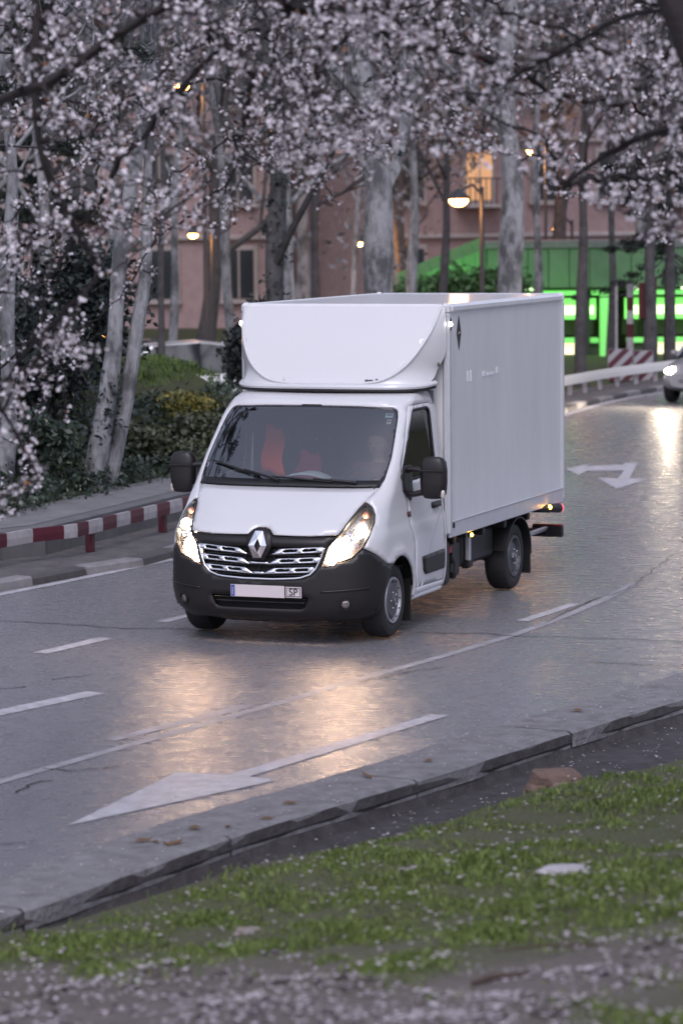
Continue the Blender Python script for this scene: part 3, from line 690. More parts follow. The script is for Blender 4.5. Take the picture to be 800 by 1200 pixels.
for s in (1, -1):
    sd_ = lambda poly: poly if s > 0 else mir(poly)
    dr = panel('door', sd_(inset(door_r, .0055)), M_white, van, holes=[sd_(win_r)], thick=.03)
    panel('window_seal', sd_(inset(win_r, -.010)), M_seal, dr, holes=[sd_(inset(win_r, .014))], off=.003, thick=.02, h=.03)
    panel('window_pane', sd_(inset(win_r, .004)), M_sideg, dr, off=-.012, thick=0)
    tp = [(tx(-.625,.682),.680),(tx(-1.235,.69),.69),(tx(-1.262,.67),.67),(tx(-1.268,.52),.52),(tx(-1.24,.505),.505),(tx(-.715,.505),.505),(tx(-.66,.55),.55)]
    panel('side_moulding', sd_(tp), M_plast, dr, off=.012, thick=.02)
    hp = [(tx(-1.0,1.155),1.155),(tx(-1.19,1.16),1.16),(tx(-1.2,1.14),1.14),(tx(-1.19,1.105),1.105),(tx(-1.0,1.10),1.10),(tx(-.985,1.13),1.13)]
    panel('door_handle', sd_(hp), M_blk, dr, off=.03, thick=.03)
    # pressed crease behind the door handle, its shade drawn as a grey strip
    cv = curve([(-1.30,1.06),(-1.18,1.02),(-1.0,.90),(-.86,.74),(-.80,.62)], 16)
    panel('door_crease_shade', sd_([(tx(x, z), z + .003) for x, z in cv] + [(tx(x, z), z - .005) for x, z in cv[::-1]]), mat('crease_shadow_line', (.30, .30, .32), .4), dr, off=.0015, thick=.002, h=.03)
    fl = [(tx(-1.20,.90),.90),(tx(-1.26,.905),.905),(tx(-1.265,.90),.90),(tx(-1.265,.86),.86),(tx(-1.2,.855),.855)]
    bd = panel('wing_badge', sd_([(tx(-.312,1.13),1.13),(tx(-.40,1.13),1.13),(tx(-.40,1.082),1.082),(tx(-.312,1.082),1.082)]), mat('dark_red_badge', (.08, .015, .015), .4), sh, off=.006, thick=.01)  # small square dark red badge on the wing
    # wheel-arch liner and mud flap
    V = []; F = []
    for a in np.linspace(math.radians(-8), math.radians(188), 24):
        for y in (.62, .99): V.append((.455 * math.cos(a), s * y, .36 + .455 * math.sin(a)))
    for i in range(23): F.append((2*i, 2*i+1, 2*i+3, 2*i+2))
    F.append(tuple(range(0, 48, 2)))
    mk('arch_liner', V, F, M_void, van)
    MB().box((-.405, s * .90, .30), (.015, .22, .40), ch=.005).build('mud_flap', M_blk, van)
    MB().box((-.86, s * .985, .315), (.86, .05, .05), ch=.015).build('sill', M_white, van)
# windscreen
ws = ws_r[::-1] + [(-a, b) for a, b in ws_r[:-1]] 
ws = [(a, b) for a, b in ws]
ws_full = [(.812,1.397)] + ws_up[1:] + [(-a, b) for a, b in ws_r[1:]]
wsi = [(.795,1.455),(.825,1.50),(.842,1.642),(.824,1.98),(.805,2.04),(.78,2.066),(.75,2.072),(.45,2.082),(0,2.085)]
wsi_full = wsi + [(-a, b) for a, b in wsi[:-1]][::-1]
wg = panel('windscreen', inset(ws_full, .006), M_ws, van, off=-.006, thick=0)
panel('windscreen_border', inset(ws_full, .005), mat('black_frit', (.012, .013, .016), .12, coat=.4), wg, holes=[wsi_full], off=-.004, thick=.006)
panel('scuttle_panel', [(.803,1.394),(.79,1.45),(.5,1.447),(-.5,1.447),(-.79,1.45),(-.803,1.394),(-.5,1.3935),(.5,1.3935)], M_blk, van, off=.006, thick=.02)
for (t0, z0, t1, z1) in ((.02, 1.415, .50, 1.43), (.30, 1.41, .72, 1.425)):   # set below as arms
    pass
def wiper(tp, zp, tt, zt):
    P0 = S(tp, zp) + SN(tp, zp) * .03; P1 = S((tp + tt) / 2, (zp + zt) / 2 + .004) + SN((tp+tt)/2, zp) * .03; P2 = S(tt, zt) + SN(tt, zt) * .02
    wa = MB().tube([P0, P0 * .45 + P1 * .55, P1], [.016, .012, .009], 6).build('wiper_arm', M_blk, van)
    B0 = S(tp * .72 + tt * .28, zp * .72 + zt * .28) + SN(tp, zp) * .012
    Bm = S(tp * .35 + tt * .65, zp * .35 + zt * .65) + SN((tp + tt) / 2, zp) * .018
    MB().tube([B0, Bm, P2], [.010, .013, .008], 6).build('wiper_blade', M_blk, wa)
wiper(-.05, 1.425, -.735, 1.585); wiper(.62, 1.418, -.13, 1.462)
# stickers inside the screen
for (t, z, tw, zh, m) in ((.755, 2.02, .034, .018, mat('pale_sticker', (.55, .66, .72), .5)), (.763, 1.965, .02, .02, M_plate)):
    st = panel('sticker', [(t + tw, z - zh), (t + tw, z + zh), (t - tw, z + zh), (t - tw, z - zh)], m, wg, off=-.012, thick=0, h=.02)
    panel('sticker_print', [(t + tw * .7, z - zh * .1), (t + tw * .7, z + zh * .5), (t - tw * .7, z + zh * .5), (t - tw * .7, z - zh * .1)], M_ink, st, off=-.010, thick=0, h=.02)
# roof cap
cap = [(t, 2.2249) for t in np.linspace(-2, 2, 61)]
RP = S(np.array([a for a, b in cap]), np.full(61, 2.2249))
mk('cab_roof', [tuple(v) for v in RP] + [(-1.2, 0, 2.262)], [(i + 1, i, 61) for i in range(60)] + [(0, 60, 61)], M_white, van, smooth=True)

# ------------------------------------------------------------- roof fairing
def fair_front(y, z):
    """x of the sloping front sheet"""
    k = (z - 2.27) / (3.0 - 2.27); return -.80 - .50 * k ** .9 - .035 * (y / 1.0) ** 2 + .05 * math.sin(math.pi * max(0, min(1, k)))
Uc = curve([(-1.01, 3.0), (-.965, 2.78), (-.875, 2.58), (-.76, 2.43), (-.60, 2.325), (-.42, 2.288), (-.2, 2.283), (0, 2.283), (.2, 2.283), (.42, 2.288), (.60, 2.325), (.76, 2.43), (.875, 2.58), (.965, 2.78), (1.01, 3.0)], 73)
fp = [tuple(q) for q in Uc]
fo = panel('roof_fairing', fp[::-1] if False else fp, M_white, van, fn=lambda y, z: (fair_front(y, z), y, z), thick=0, h=.05)
rear = curve([(-1.335, -1.045, 3.0), (-1.335, -1.05, 2.75), (-1.33, -1.05, 2.56), (-1.25, -1.0, 2.42), (-1.17, -.97, 2.31), (-.98, -.90, 2.262), (-.80, -.60, 2.258), (-.745, 0, 2.258), (-.80, .60, 2.258), (-.98, .90, 2.262), (-1.17, .97, 2.31), (-1.25, 1.0, 2.42), (-1.33, 1.05, 2.56), (-1.335, 1.05, 2.75), (-1.335, 1.045, 3.0)], 73)
fr3 = np.array([(fair_front(y, z), y, z) for y, z in Uc])
V = []; F = []; K = 7
for i in range(73):
    for k in range(K):
        a = k / (K - 1); b = a; q = fr3[i] * (1 - b) + rear[i] * b
        # slight shoulder so the wing turns over the crease
        q = q + np.array([.0, np.sign(fr3[i][1]) * .012, -.012]) * math.sin(math.pi * a) * min(1, abs(fr3[i][1]) / .8) ** 2 * (.25 + .75 * (rear[i][2] > 2.4))
        V.append(q)
for i in range(72):
    for k in range(K - 1): F.append((i * K + k, i * K + k + 1, (i + 1) * K + k + 1, (i + 1) * K + k))
wing = mk('fairing_wing', V, F, M_white, fo, smooth=True)
bead = [fr3[i] + np.array([.002, 0, .0]) for i in range(73)]
MB().tube(bead, .015, 8).build('fairing_bead', M_white, fo, True)
lipc = curve([(-1.20, -.985, 2.245), (-.99, -.915, 2.225), (-.80, -.66, 2.222), (-.725, 0, 2.225), (-.80, .66, 2.222), (-.99, .915, 2.225), (-1.20, .985, 2.245)], 40)
MB().tube([tuple(v) for v in lipc + np.array([0, 0, .032])], .026, 8).build('fairing_lip', M_white, fo, True)
MB().tube([tuple(v) for v in lipc + np.array([.002, 0, -.002])], .014, 6).build('fairing_seal', M_seal, fo, True)
for y, z, x in ((.985, 2.455, -1.20),):
    MB().ball((x, y + .035, z), (.03, .008, .022), 10, 6).build('fixing_plug', mat('olive_plug', (.08, .10, .05), .5), fo, True)
for k in range(5):
    MB().box((fair_front(.42 + k * .016, 2.315) + .012, .42 + k * .016, 2.315), (.006, .011, .020 if k % 2 else .015)).build('maker_mark', M_ink, fo)
MB().prism([(.515, 2.303), (.545, 2.303), (.535, 2.330), (.52, 2.332)], lambda y, z: (fair_front(y, z) + .008, y, z), lambda y, z: (fair_front(y, z) + .013, y, z)).build('maker_mark', M_ink, fo)

# ------------------------------------------------------------- box body
BX0, BX1, BY, BZ0, BZ1 = -1.352, -5.18, 1.067, .775, 3.03
MB().box(((BX0 + BX1) / 2, 0, (BZ0 + BZ1) / 2 + .06), (BX0 - BX1 - .05, 2 * BY - .03, BZ1 - BZ0 - .16), ch=.01).build('box_body', M_box, van)
for s in (1, -1):
    MB().box(((BX0 + BX1) / 2 - .02, s * (BY - .012), BZ0 + .075), (BX0 - BX1 - .02, .03, .15), ch=.008).build('bottom_rail', M_alu, van)
    MB().box(((BX0 + BX1) / 2 - .03, s * (BY + .004), BZ0 + .153), (BX0 - BX1 - .10, .012, .012), ch=.003).build('rail_bead', M_alu, van)
    MB().box(((BX0 + BX1) / 2, s * (BY - .03), BZ1 - .055), (BX0 - BX1 - .16, .085, .095), ch=.03).build('roof_rail', M_box, van)
    for x in (BX0 - .035, BX1 + .035):
        MB().box((x, s * (BY - .028), (BZ0 + BZ1) / 2 - .03), (.075, .072, BZ1 - BZ0 - .12), ch=.018).build('corner_post', M_alu, van)
        MB().box((x, s * (BY - .035), BZ1 - .055), (.088, .09, .112), ch=.03).build('corner_cap', M_box, van)
    MB().box((BX0 - .105, s * (BY - .005), BZ1 - 1.15), (.012, .012, BZ1 - BZ0 - .30), ch=.003).build('post_bead', M_alu, van)
    # front marker lamp, side markers
    ml = MB().box((BX0 - .04, s * (BY + .008), BZ1 - .20), (.035, .02, .12), ch=.008).build('marker_lamp', M_blk, van)
    MB().ball((BX0 - .03, s * (BY + .016), BZ1 - .20), (.022, .014, .022), 10, 6).build('lamp_lens', M_mark, ml, True)
    for x, z in ((-2.05, BZ0 - .045), (-3.05, BZ0 - .045)) if s < 0 else ((-2.05, BZ0 - .045),):
        am = MB().box((x, s * (BY - .02), z + .01), (.10, .025, .05), ch=.008).build('side_marker', M_blk, van)
        MB().ball((x + .02, s * (BY + .0), z + .01), (.026, .014, .018), 10, 6).build('lamp_lens', M_amber, am, True)
    # rear outline lamp on its rubber arm
    arm = MB().tube([(-4.25, s * (BY - .06), .80), (-4.45, s * (BY - .01), .77), (-4.75, s * (BY + .04), .745), (-4.80, s * (BY + .05), .742)], [.018, .035, .052, .055], 10).build('outline_lamp_arm', M_blk, van, True)
    MB().ball((-4.53, s * (BY + .035), .775), (.028, .02, .024), 10, 6).build('lamp_lens', M_amber, arm, True)
    MB().tube([(-4.80, s * (BY + .05), .742), (-4.835, s * (BY + .053), .742)], [.054, .046], 12).build('lamp_lens', M_red, arm, True)
MB().box((BX0 - .028, 0, BZ1 - .05), (.075, 2 * BY - .12, .085), ch=.025).build('front_header', M_box, van)
MB().box((BX1 + .03, 0, BZ1 - .05), (.075, 2 * BY - .12, .085), ch=.025).build('rear_header', M_alu, van)
MB().box(((BX0 + BX1) / 2, 0, BZ1 - .024), (BX0 - BX1 - .10, 2 * BY - .14, .02), ch=.004).build('box_roof', M_box, van)
for k in range(2):
    MB().box((BX1 - .012, (-.52, .52)[k], 1.9), (.03, .98, 2.05), ch=.008).build('rear_door', M_box, van)
MB().box((BX1 + .02, 0, BZ0 + .07), (.08, 2 * BY - .1, .14), ch=.01).build('rear_sill', M_alu, van)
MB().box((-1.47, BY + .004, BZ0 + .115), (.05, .012, .05), ch=.003).build('rail_hole', M_void, van)
# diamond decal and worn lettering on the side
ddx, ddz, dw, dh = -1.70, 2.735, .062, .165
dec = MB().prism([(-dw, 0), (0, -dh), (dw, 0), (0, dh)], lambda a, b: (ddx - a, BY - .0125, ddz + b), lambda a, b: (ddx - a, BY - .0085, ddz + b)).build('diamond_decal', M_ink, van)
MB().prism([(-.03, -.012), (.03, .004), (.03, .014), (-.03, -.002)], lambda a, b: (ddx - a, BY - .0082, ddz + b), lambda a, b: (ddx - a, BY - .007, ddz + b)).build('decal_mark', M_plate, dec)
for (a, b, c, d) in ((-1.98, 2.30, .05, .10), (-2.07, 2.30, .03, .11), (-2.48, 2.30, .09, .05), (-2.68, 2.29, .20, .028), (-2.90, 2.315, .08, .06)):
    MB().box((a, BY - .0135, b), (c, .008, d)).build('faded_lettering', mat('faded_print', (.675, .68, .70), .5), van)

# ------------------------------------------------------------- chassis
for s in (1, -1):
    MB().box((-2.95, s * .42, .62), (4.3, .08, .16), ch=.01).build('chassis_rail', M_blk, van)
for k, x in enumerate((-1.7, -2.6, -3.3, -4.1, -4.9)):
    MB().box((x, 0, .72), (.08, 2 * BY - .12, .08), ch=.01).build('cross_member', M_blk, van)
MB().box((-1.52, .86, .52), (.16, .26, .44), ch=.03).build('tank_bracket', M_blk, van)
MB().box((-1.84, .80, .52), (.40, .30, .40), ch=.05).build('battery_box', M_blk, van)
MB().box((-2.70, .80, .56), (1.05, .20, .34), ch=.04).build('storage_box', M_blk, van)
MB().box((-2.70, -.80, .56), (1.05, .20, .34), ch=.04).build('storage_box', M_blk, van)
MB().box((-1.84, -.80, .52), (.40, .30, .40), ch=.05).build('battery_box', M_blk, van)
MB().tube([(-1.66, .96, .58), (-1.72, .97, .50), (-1.70, .97, .42), (-1.76, .96, .36)], .035, 8).build('filler_hose', M_blk, van, True)
MB().box((-1.62, .975, .635), (.05, .03, .07), ch=.01).build('reflector_tab', M_redd, van)
MB().box((-2.32, .93, .60), (.05, .05, .30), ch=.008).build('guard_post', M_alu, van)
MB().box((-2.36, .90, .42), (.14, .10, .10), ch=.02).build('step_bracket', M_blk, van)
MB().box((-1.42, 0, .55), (.10, 1.7, .50), ch=.02).build('cab_rear_valance', M_blk, van)
MB().box((-2.5, 0, .55), (1.4, .75, .28), ch=.05).build('fuel_tank', M_blk, van)
MB().tube([(-3.682, -.80, .34), (-3.682, .80, .34)], .05, 10).build('rear_axle', M_blk, van, True)
MB().tube([(0, -.80, .34), (0, .80, .34)], .045, 10).build('front_axle', M_blk, van, True)
MB().box((-.3, 0, .62), (1.9, 1.5, .55), ch=.05).build('engine_bay_block', M_void, van)
MB().tube([(-4.95, -.95, .46), (-4.95, .95, .46)], .045, 8).build('underrun_bar', M_blk, van, True)
for s in (1, -1):
    rl = MB().box((-5.02, s * .93, .47), (.07, .34, .13), ch=.012).build('tail_lamp', M_blk, van)
    MB().box((-5.02, s * .93, .537), (.06, .33, .012), ch=.003).build('tail_lamp_edge', M_redd, rl)
    MB().box((-5.058, s * .93, .47), (.01, .30, .10), ch=.003).build('tail_lamp_lens', M_red, rl)
    MB().box((-4.62, s * .92, .50), (.75, .05, .045), ch=.01).build('lamp_bracket', M_silver, van)
    # rear mudguard: bent sheet over the wheel
    V = []; F = []
    angs = np.linspace(math.radians(12), math.radians(185), 22)
    for a in angs:
        for r in (.43, .415):
            for y in (.76, 1.03): V.append((-3.682 + r * math.cos(a), s * y, .36 + r * math.sin(a) * .92))
    for i in range(21):
        b = i * 4; n = b + 4; F += [(b, b + 1, n + 1, n), (b + 2, n + 2, n + 3, b + 3), (b + 1, b + 3, n + 3, n + 1), (b, n, n + 2, b + 2)]
    F += [(0, 2, 3, 1), (84, 85, 87, 86)]
    MB().add(V, F).build('mudguard', M_blk, van, True)
    MB().box((-4.105, s * .90, .30), (.014, .24, .36), ch=.004).build('mud_flap', M_blk, van)
def wheel(x, y, s, rear=False):
    hub = MB().lathe([(.001, .012), (.03, .014), (.045, .004), (.10, -.006), (.145, -.004), (.165, -.02), (.165, -.05)] if not rear else
                     [(.001, .01), (.05, .012), (.06, -.01), (.11, -.03), (.15, -.03), (.155, -.05)], 28, 'y').build('wheel', M_hub, van, True)
    hub.location = (x, y, .345); hub.rotation_euler = (0, 0, 0 if s > 0 else math.pi)
    prof = [(.212, -.215), (.235, -.225), (.29, -.232), (.325, -.222), (.343, -.19), (.345, -.12), (.343, -.04), (.325, -.008), (.29, .004), (.245, .002), (.215, -.015), (.212, -.1)]
    MB().lathe(prof, 48, 'y', close=True).build('tyre', M_rub, hub, True)
    MB().lathe([(.218, -.012), (.212, .002), (.196, .004), (.182, -.012), (.172, -.045), (.12, -.05), (.12, -.20), (.205, -.21), (.214, -.10)], 40, 'y', close=True).build('rim', M_hub if rear else M_silver, hub, True)
    for k in range(5):
        a = 2 * math.pi * k / 5
        MB().ball((.075 * math.cos(a), .003, .075 * math.sin(a)), (.012, .01, .012), 8, 5).build('wheel_nut', M_silver, hub, True)
    for k in range(12):
        a = 2 * math.pi * k / 12
        MB().box((.186 * math.cos(a), -.006, .186 * math.sin(a)), (.022, .012, .012), ch=.003).build('rim_slot', M_blk, hub)
    MB().prism([(-.014, 0), (0, -.024), (.014, 0), (0, .024)], lambda a, b: (a, .0135, b), lambda a, b: (a, .017, b)).build('hub_badge', M_silver, hub)
for s in (1, -1):
    wheel(0, s * .985, s); wheel(-3.682, s * .98, s, True)

# ------------------------------------------------------------- mirrors
for s in (1, -1):
    bp_ = [(tx(-.215,1.50),1.50),(tx(-.29,1.56),1.56),(tx(-.46,1.555),1.555),(tx(-.47,1.30),1.30),(tx(-.41,1.225),1.225),(tx(-.22,1.33),1.33)]
    mb = panel('mirror_base', bp_ if s > 0 else mir(bp_), M_plast, van, off=.014, thick=.03, h=.03)
    hd = MB()
    # housing: lofted rounded block, outer face forward
    V = []; F = []; n = 20; zs = [(-.20,.35),(-.192,.68),(-.15,.92),(-.05,1.0),(.07,1.0),(.14,.93),(.178,.72),(.19,.40)]
    for zz, k in zs:
        for j in range(n):
            a = 2 * math.pi * j / n; ca, sa = math.cos(a), math.sin(a)
            yy = .128 * k * np.sign(ca) * abs(ca) ** .55; xx = .085 * min(1, k + .1) * np.sign(sa) * abs(sa) ** .7 * (1 if sa > 0 else .45)
            V.append((-.36 + xx, s * (1.262 + yy), 1.455 + zz))
    for i in range(len(zs) - 1):
        for j in range(n): j2 = (j + 1) % n; F.append((i*n+j, i*n+j2, (i+1)*n+j2, (i+1)*n+j))
    F += [tuple(range(n)), tuple((len(zs) - 1) * n + j for j in range(n))]
    mh = MB().add(V, F).build('mirror_housing', M_plast, van, True)
    MB().box((-.268, s * 1.262, 1.52), (.014, .235, .016), ch=.005).build('housing_rib', M_plast, mh)
    MB().box((-.40, s * 1.262, 1.46), (.01, .19, .26), ch=.004).build('mirror_glass', M_chrome, mh)
    MB().tube([(-.35, s * .985, 1.52), (-.33, s * 1.07, 1.53), (-.33, s * 1.18, 1.52)], [.034, .026, .028], 8).build('mirror_arm', M_plast, mh, True)
    MB().tube([(-.35, s * .985, 1.30), (-.33, s * 1.07, 1.295), (-.33, s * 1.18, 1.32)], [.034, .026, .03], 8).build('mirror_arm', M_plast, mh, True)
    MB().ball((-.315, s * 1.36, 1.305), (.03, .022, .05), 10, 8).build('mirror_indicator', mat('clear_indicator', (.55, .48, .45), .15, coat=.5), mh, True)

# ------------------------------------------------------------- cab interior
MB().box((-1.30, 0, 1.35), (.03, 1.86, 1.70)).build('cab_bulkhead', mat('bulkhead_grey', (.16, .16, .18), .8), van)
MB().box((-.75, 0, .62), (1.1, 1.9, .04)).build('cab_floor', M_void, van)
dp = [(.16, 1.36), (.12, 1.405), (-.10, 1.40), (-.26, 1.35), (-.34, 1.22), (-.30, .95), (.16, .95)]
dash = MB().prism(dp, lambda x, z: (x, -.86, z), lambda x, z: (x, .86, z)).build('dashboard', M_dash, van)
MB().prism([(-.12, 1.395), (-.18, 1.46), (-.28, 1.44), (-.30, 1.34)], lambda x, z: (x, .30, z), lambda x, z: (x, .70, z)).build('instrument_hood', M_dash, dash)
ring = [(-.36 - .19 * math.sin(a) * .5, .50 + .20 * math.cos(a), 1.34 + .19 * math.sin(a) * .86) for a in np.linspace(0, 2 * math.pi, 33)]
swh = MB().tube(ring, .017, 8, cap=False).build('steering_wheel', M_blk, van, True)
MB().box((-.36, .50, 1.34), (.05, .34, .05), ch=.02).build('spoke', M_blk, swh); MB().ball((-.36, .50, 1.33), (.05, .08, .07), 10, 8).build('horn_pad', M_blk, swh, True)
for y in (.50, -.15, -.58):
    st = MB().box((-.80, y, .93), (.50, .44, .18), ch=.05).build('seat', M_cloth, van)
    MB().box((-1.10, y, 1.36), (.16, .44, .72), rot=Matrix.Rotation(.16, 3, 'Y'), ch=.06).build('backrest', M_cloth, st)
    MB().box((-1.18, y, 1.83), (.11, .27, .20), ch=.05).build('headrest', M_cloth, st)
    for q in (-.07, .07): MB().tube([(-1.16, y + q, 1.66), (-1.18, y + q, 1.78)], .008, 6).build('headrest_rod', M_silver, st)
MB().box((-.50, .0, 2.075), (.03, .22, .06), ch=.015).build('rear_view_mirror', M_blk, van)

# ================================================================== plants and trees
def leaf_cloud(name, blobs, size, m, parent=None, seed=1, flat=.0, aspect=.55):
    """blobs: (centre, radii, count): separate small leaf faces through each volume, denser to the rim"""
    r = np.random.default_rng(seed); Q = []
    for c, rad, n in blobs:
        d = r.normal(size=(n, 3)); d /= np.linalg.norm(d, axis=1, keepdims=True); k = r.random(n) ** .45
        lump = 1 + .22 * np.sin(d[:, 0] * 5 + c[0] * 3) * np.sin(d[:, 2] * 6 + c[1]) + .15 * np.sin(d[:, 1] * 9 + c[2] * 5)
        P = np.array(c) + d * (k * lump)[:, None] * np.array(rad)
        a = r.normal(size=(n, 3)); a[:, 2] *= (1 - flat); a /= np.linalg.norm(a, axis=1, keepdims=True); b = r.normal(size=(n, 3)); b -= a * (a * b).sum(1, keepdims=True); b /= np.linalg.norm(b, axis=1, keepdims=True)
        s = size * r.uniform(.6, 1.3, n)[:, None]; w_ = s * aspect
        Q.append(np.stack([P - a * s, P - b * w_ * .9 + a * s * .1, P + a * s, P + b * w_ + a * s * .1], 1))
    return quads(name, np.concatenate(Q), m, parent)
M_ivy = mat('ivy_leaf', (.055, .078, .052), .35, island=1, col2=(.022, .032, .026))
M_shrub = mat('shrub_leaf', (.10, .115, .060), .5, island=1, col2=(.038, .046, .030))
M_yel = mat('yellow_flower', (.30, .25, .05), .6, island=1, col2=(.07, .09, .035))
M_dark = mat('evergreen_leaf', (.036, .048, .042), .5, island=1, col2=(.014, .018, .018))
M_con = mat('conifer_needle', (.016, .026, .016), .6, island=1, col2=(.008, .010, .009))
M_twig = mat('twig_grey', (.16, .155, .165), .9, island=.9, col2=(.07, .066, .07))
M_greyleaf = mat('grey_spring_bud', (.27, .255, .275), .8, island=1, col2=(.11, .10, .115))
M_pale = mat('pale_plane_bark', (.28, .28, .29), .9, var=1, vscale=3.2, col2=(.085, .085, .088), bump=1, bscale=9, vr=(.42, .6), stretch=(1.3, 1.3, .6))
M_bark = mat('dark_bark', (.095, .090, .095), .9, var=.8, vscale=5, col2=(.022, .020, .020), bump=.8, bscale=12)
M_cbark = mat('cherry_bark', (.028, .022, .022), .85, var=.6, vscale=9, col2=(.013, .011, .011), bump=.7, bscale=25)

def ground_at(px, Y):
    X = (px - 400) / FPX * Y; return X, hill_z(X, Y)
def tree(name, label, px, Y, r0, height, lean, bark, seed, leaf=None, nleaf=0, spread=1.0, first=.35, twigs=True, group=None, fork=None, lsize=.05, z0=None, leafspread=.35, ivy=0):
    """tapered trunk with limbs; twigs and leaf faces spread through the crown"""
    r = random.Random(seed); X, zg = ground_at(px, Y); zg = zg if z0 is None else z0
    root = empty(name, (X, Y, zg)); tag(root, label, 'tree', group)
    tips = []; tr_ = MB(); br = MB(); tw = MB()
    n = 26; P = []
    for i in range(n):
        k = i / (n - 1); P.append(np.array([lean[0] * k * height + r0 * (.7 * math.sin(5 * k + seed) + .25 * math.sin(17 * k + seed)), lean[1] * k * height + .1 * math.sin(2 * k + seed), -.15 + k * height]))
    R = [.8 * r0 * (1.3 - .3 * min(1, k * 9)) * (1 - .72 * k) * (1 + .09 * math.sin(23 * k + seed) + r.uniform(-.06, .06)) for k in np.linspace(0, 1, n)]
    tr_.tube(P, R, 10)
    if fork:      # second stem from low down
        P2 = [np.array([0, 0, -.1]), np.array([fork * .5, .1, height * .12]), np.array([fork, .1, height * .3]), np.array([fork * 1.3, .2, height * .7])]; tr_.tube(P2, [r0 * .7, r0 * .6, r0 * .5, r0 * .2], 8)
    def grow(p, d, l, rad, depth):
        m = 4; pts = [p]; rr = [rad]
        for i in range(m):
            d = d + np.array([r.gauss(0, .16), r.gauss(0, .16), r.gauss(.06, .10)]); d /= np.linalg.norm(d); p = p + d * l / m; pts.append(p); rr.append(rad * (1 - .6 * (i + 1) / m))
        (br if depth > 1 else tw).tube(pts, rr, 5 if depth > 1 else 3, cap=False)
        if depth == 0: tips.append((pts[2], pts[-1])); return
        for i in range(r.randint(3, 4) if depth > 1 else r.randint(3, 5)):
            k = r.randint(1, m); q = pts[k]; nd = d + np.array([r.gauss(0, .75), r.gauss(0, .75), r.gauss(.1, .5)]); nd /= np.linalg.norm(nd)
            grow(q, nd, l * r.uniform(.5, .75), max(.006, rr[k] * .6), depth - 1)
    nl = 7
    for i in range(nl):
        k = first + (1 - first) * (i + r.random() * .6) / nl; k = min(.98, k); j = k * (n - 1); a = int(j); q = P[a] * (1 - (j - a)) + P[min(n - 1, a + 1)] * (j - a)
        th = r.uniform(0, 6.28); up = r.uniform(.5, 1.2); d = np.array([math.cos(th), math.sin(th), up]); d /= np.linalg.norm(d)
        grow(q, d, height * .30 * spread * r.uniform(.7, 1.2), R[a] * .5, 3 if twigs else 2)
    if ivy: tag(leaf_cloud('trunk_ivy', [(tuple(P[i] + np.array([r.uniform(-.1, .1), -.05, r.uniform(-.1, .1)])), (R[i] * 1.5, R[i] * 1.5, .25), 90) for i in range(0, ivy)], .05, M_dark, root, seed), kind='stuff')
    tr_.build('trunk', bark, root, True, fix=False); br.build('limb', bark, root, True, fix=False)
    if tw.V: tag(tw.build('twigs', M_twig, root, False, fix=False), kind='stuff')
    if leaf and tips:
        bl = []; per = max(1, nleaf // len(tips))
        for a, b in tips: bl.append((tuple((a + b) / 2), (leafspread, leafspread, leafspread * .8), per))
        o = leaf_cloud('crown', bl, lsize, leaf, root, seed)
        tag(o, kind='stuff')
    return root
GT = 'trees standing along the park'
tree('plane_tree', 'pale leaning tree with a forked trunk in the ivy behind the striped railing', 122, 37.5, .165, 9, (.085, .02), M_pale, 11, M_greyleaf, 1500, first=.45, fork=.55, ivy=5)
tree('plane_tree', 'pale straight trunk rising from ivy beside white blossom sprays', 6, 36, .15, 8, (.0, .02), M_pale, 12, M_greyleaf, 1200, first=.5)
tree('plane_tree', 'dark rough trunk wrapped in ivy behind the end of the mound', 312, 50, .26, 11, (.02, .02), M_bark, 13, M_dark, 2600, first=.25, lsize=.07, ivy=20)
tree('plane_tree', 'broad pale plane trunk rising straight behind the van cab fairing', 438, 52, .40, 13, (.012, .02), M_pale, 14, M_greyleaf, 1800, first=.32, lsize=.06)
tree('plane_tree', 'thick pale plane trunk behind the van box, beside the brick facade', 600, 60, .36, 14, (.035, .02), M_pale, 15, M_greyleaf, 1800, first=.35, lsize=.06)
tree('plane_tree', 'slim grey trunk standing before the green lit pavilion', 686, 66, .17, 12, (.018, .02), M_bark, 16, M_greyleaf, 1500, first=.35, lsize=.06)
tree('plane_tree', 'slender dark trunk between the mound and the broad pale trunk', 374, 63, .15, 11, (.0, .02), M_bark, 17, M_greyleaf, 1300, first=.35, lsize=.06)
tree('plane_tree', 'thin dark trunk at the crest of the grass mound near parked cars', 190, 56, .10, 10, (.0, .02), M_bark, 18, M_greyleaf, 1200, first=.4, lsize=.06)
tree('plane_tree', 'dark trunk standing between red and white hazard panels and lit pavilion', 757, 69, .20, 11, (.01, .02), M_bark, 19, M_greyleaf, 1500, first=.4, lsize=.07)
tree('plane_tree', 'thin grey trunk beside the trash bin on the mound', 208, 60, .13, 10, (.02, .0), M_pale, 29, M_greyleaf, 1200, first=.4, lsize=.06)
for q, (px, Y, r0, bk, lab) in enumerate(((268, 64, .16, M_pale, 'slim pale trunk close behind the white parked car'), (478, 70, .20, M_pale, 'leaning pale trunk before the brick facade corner'), (520, 76, .16, M_bark, 'dark trunk rising behind the sloping green awning'), (640, 74, .15, M_pale, 'thin pale trunk before the green fascia'), (722, 78, .14, M_bark, 'thin dark trunk behind the banded post'), (408, 72, .13, M_pale, 'thin pale trunk in the gap beside the broad pale trunk'), (340, 58, .20, M_pale, 'mottled pale trunk right of the ivy wrapped trunk'), (60, 52, .16, M_pale, 'pale trunk seen behind the dark evergreen bushes'))):
    tree('plane_tree', lab, px, Y, r0, 12, (random.uniform(-.04, .06), .02), bk, 70 + q, M_greyleaf, 1500, first=.3, lsize=.07, spread=1.1)
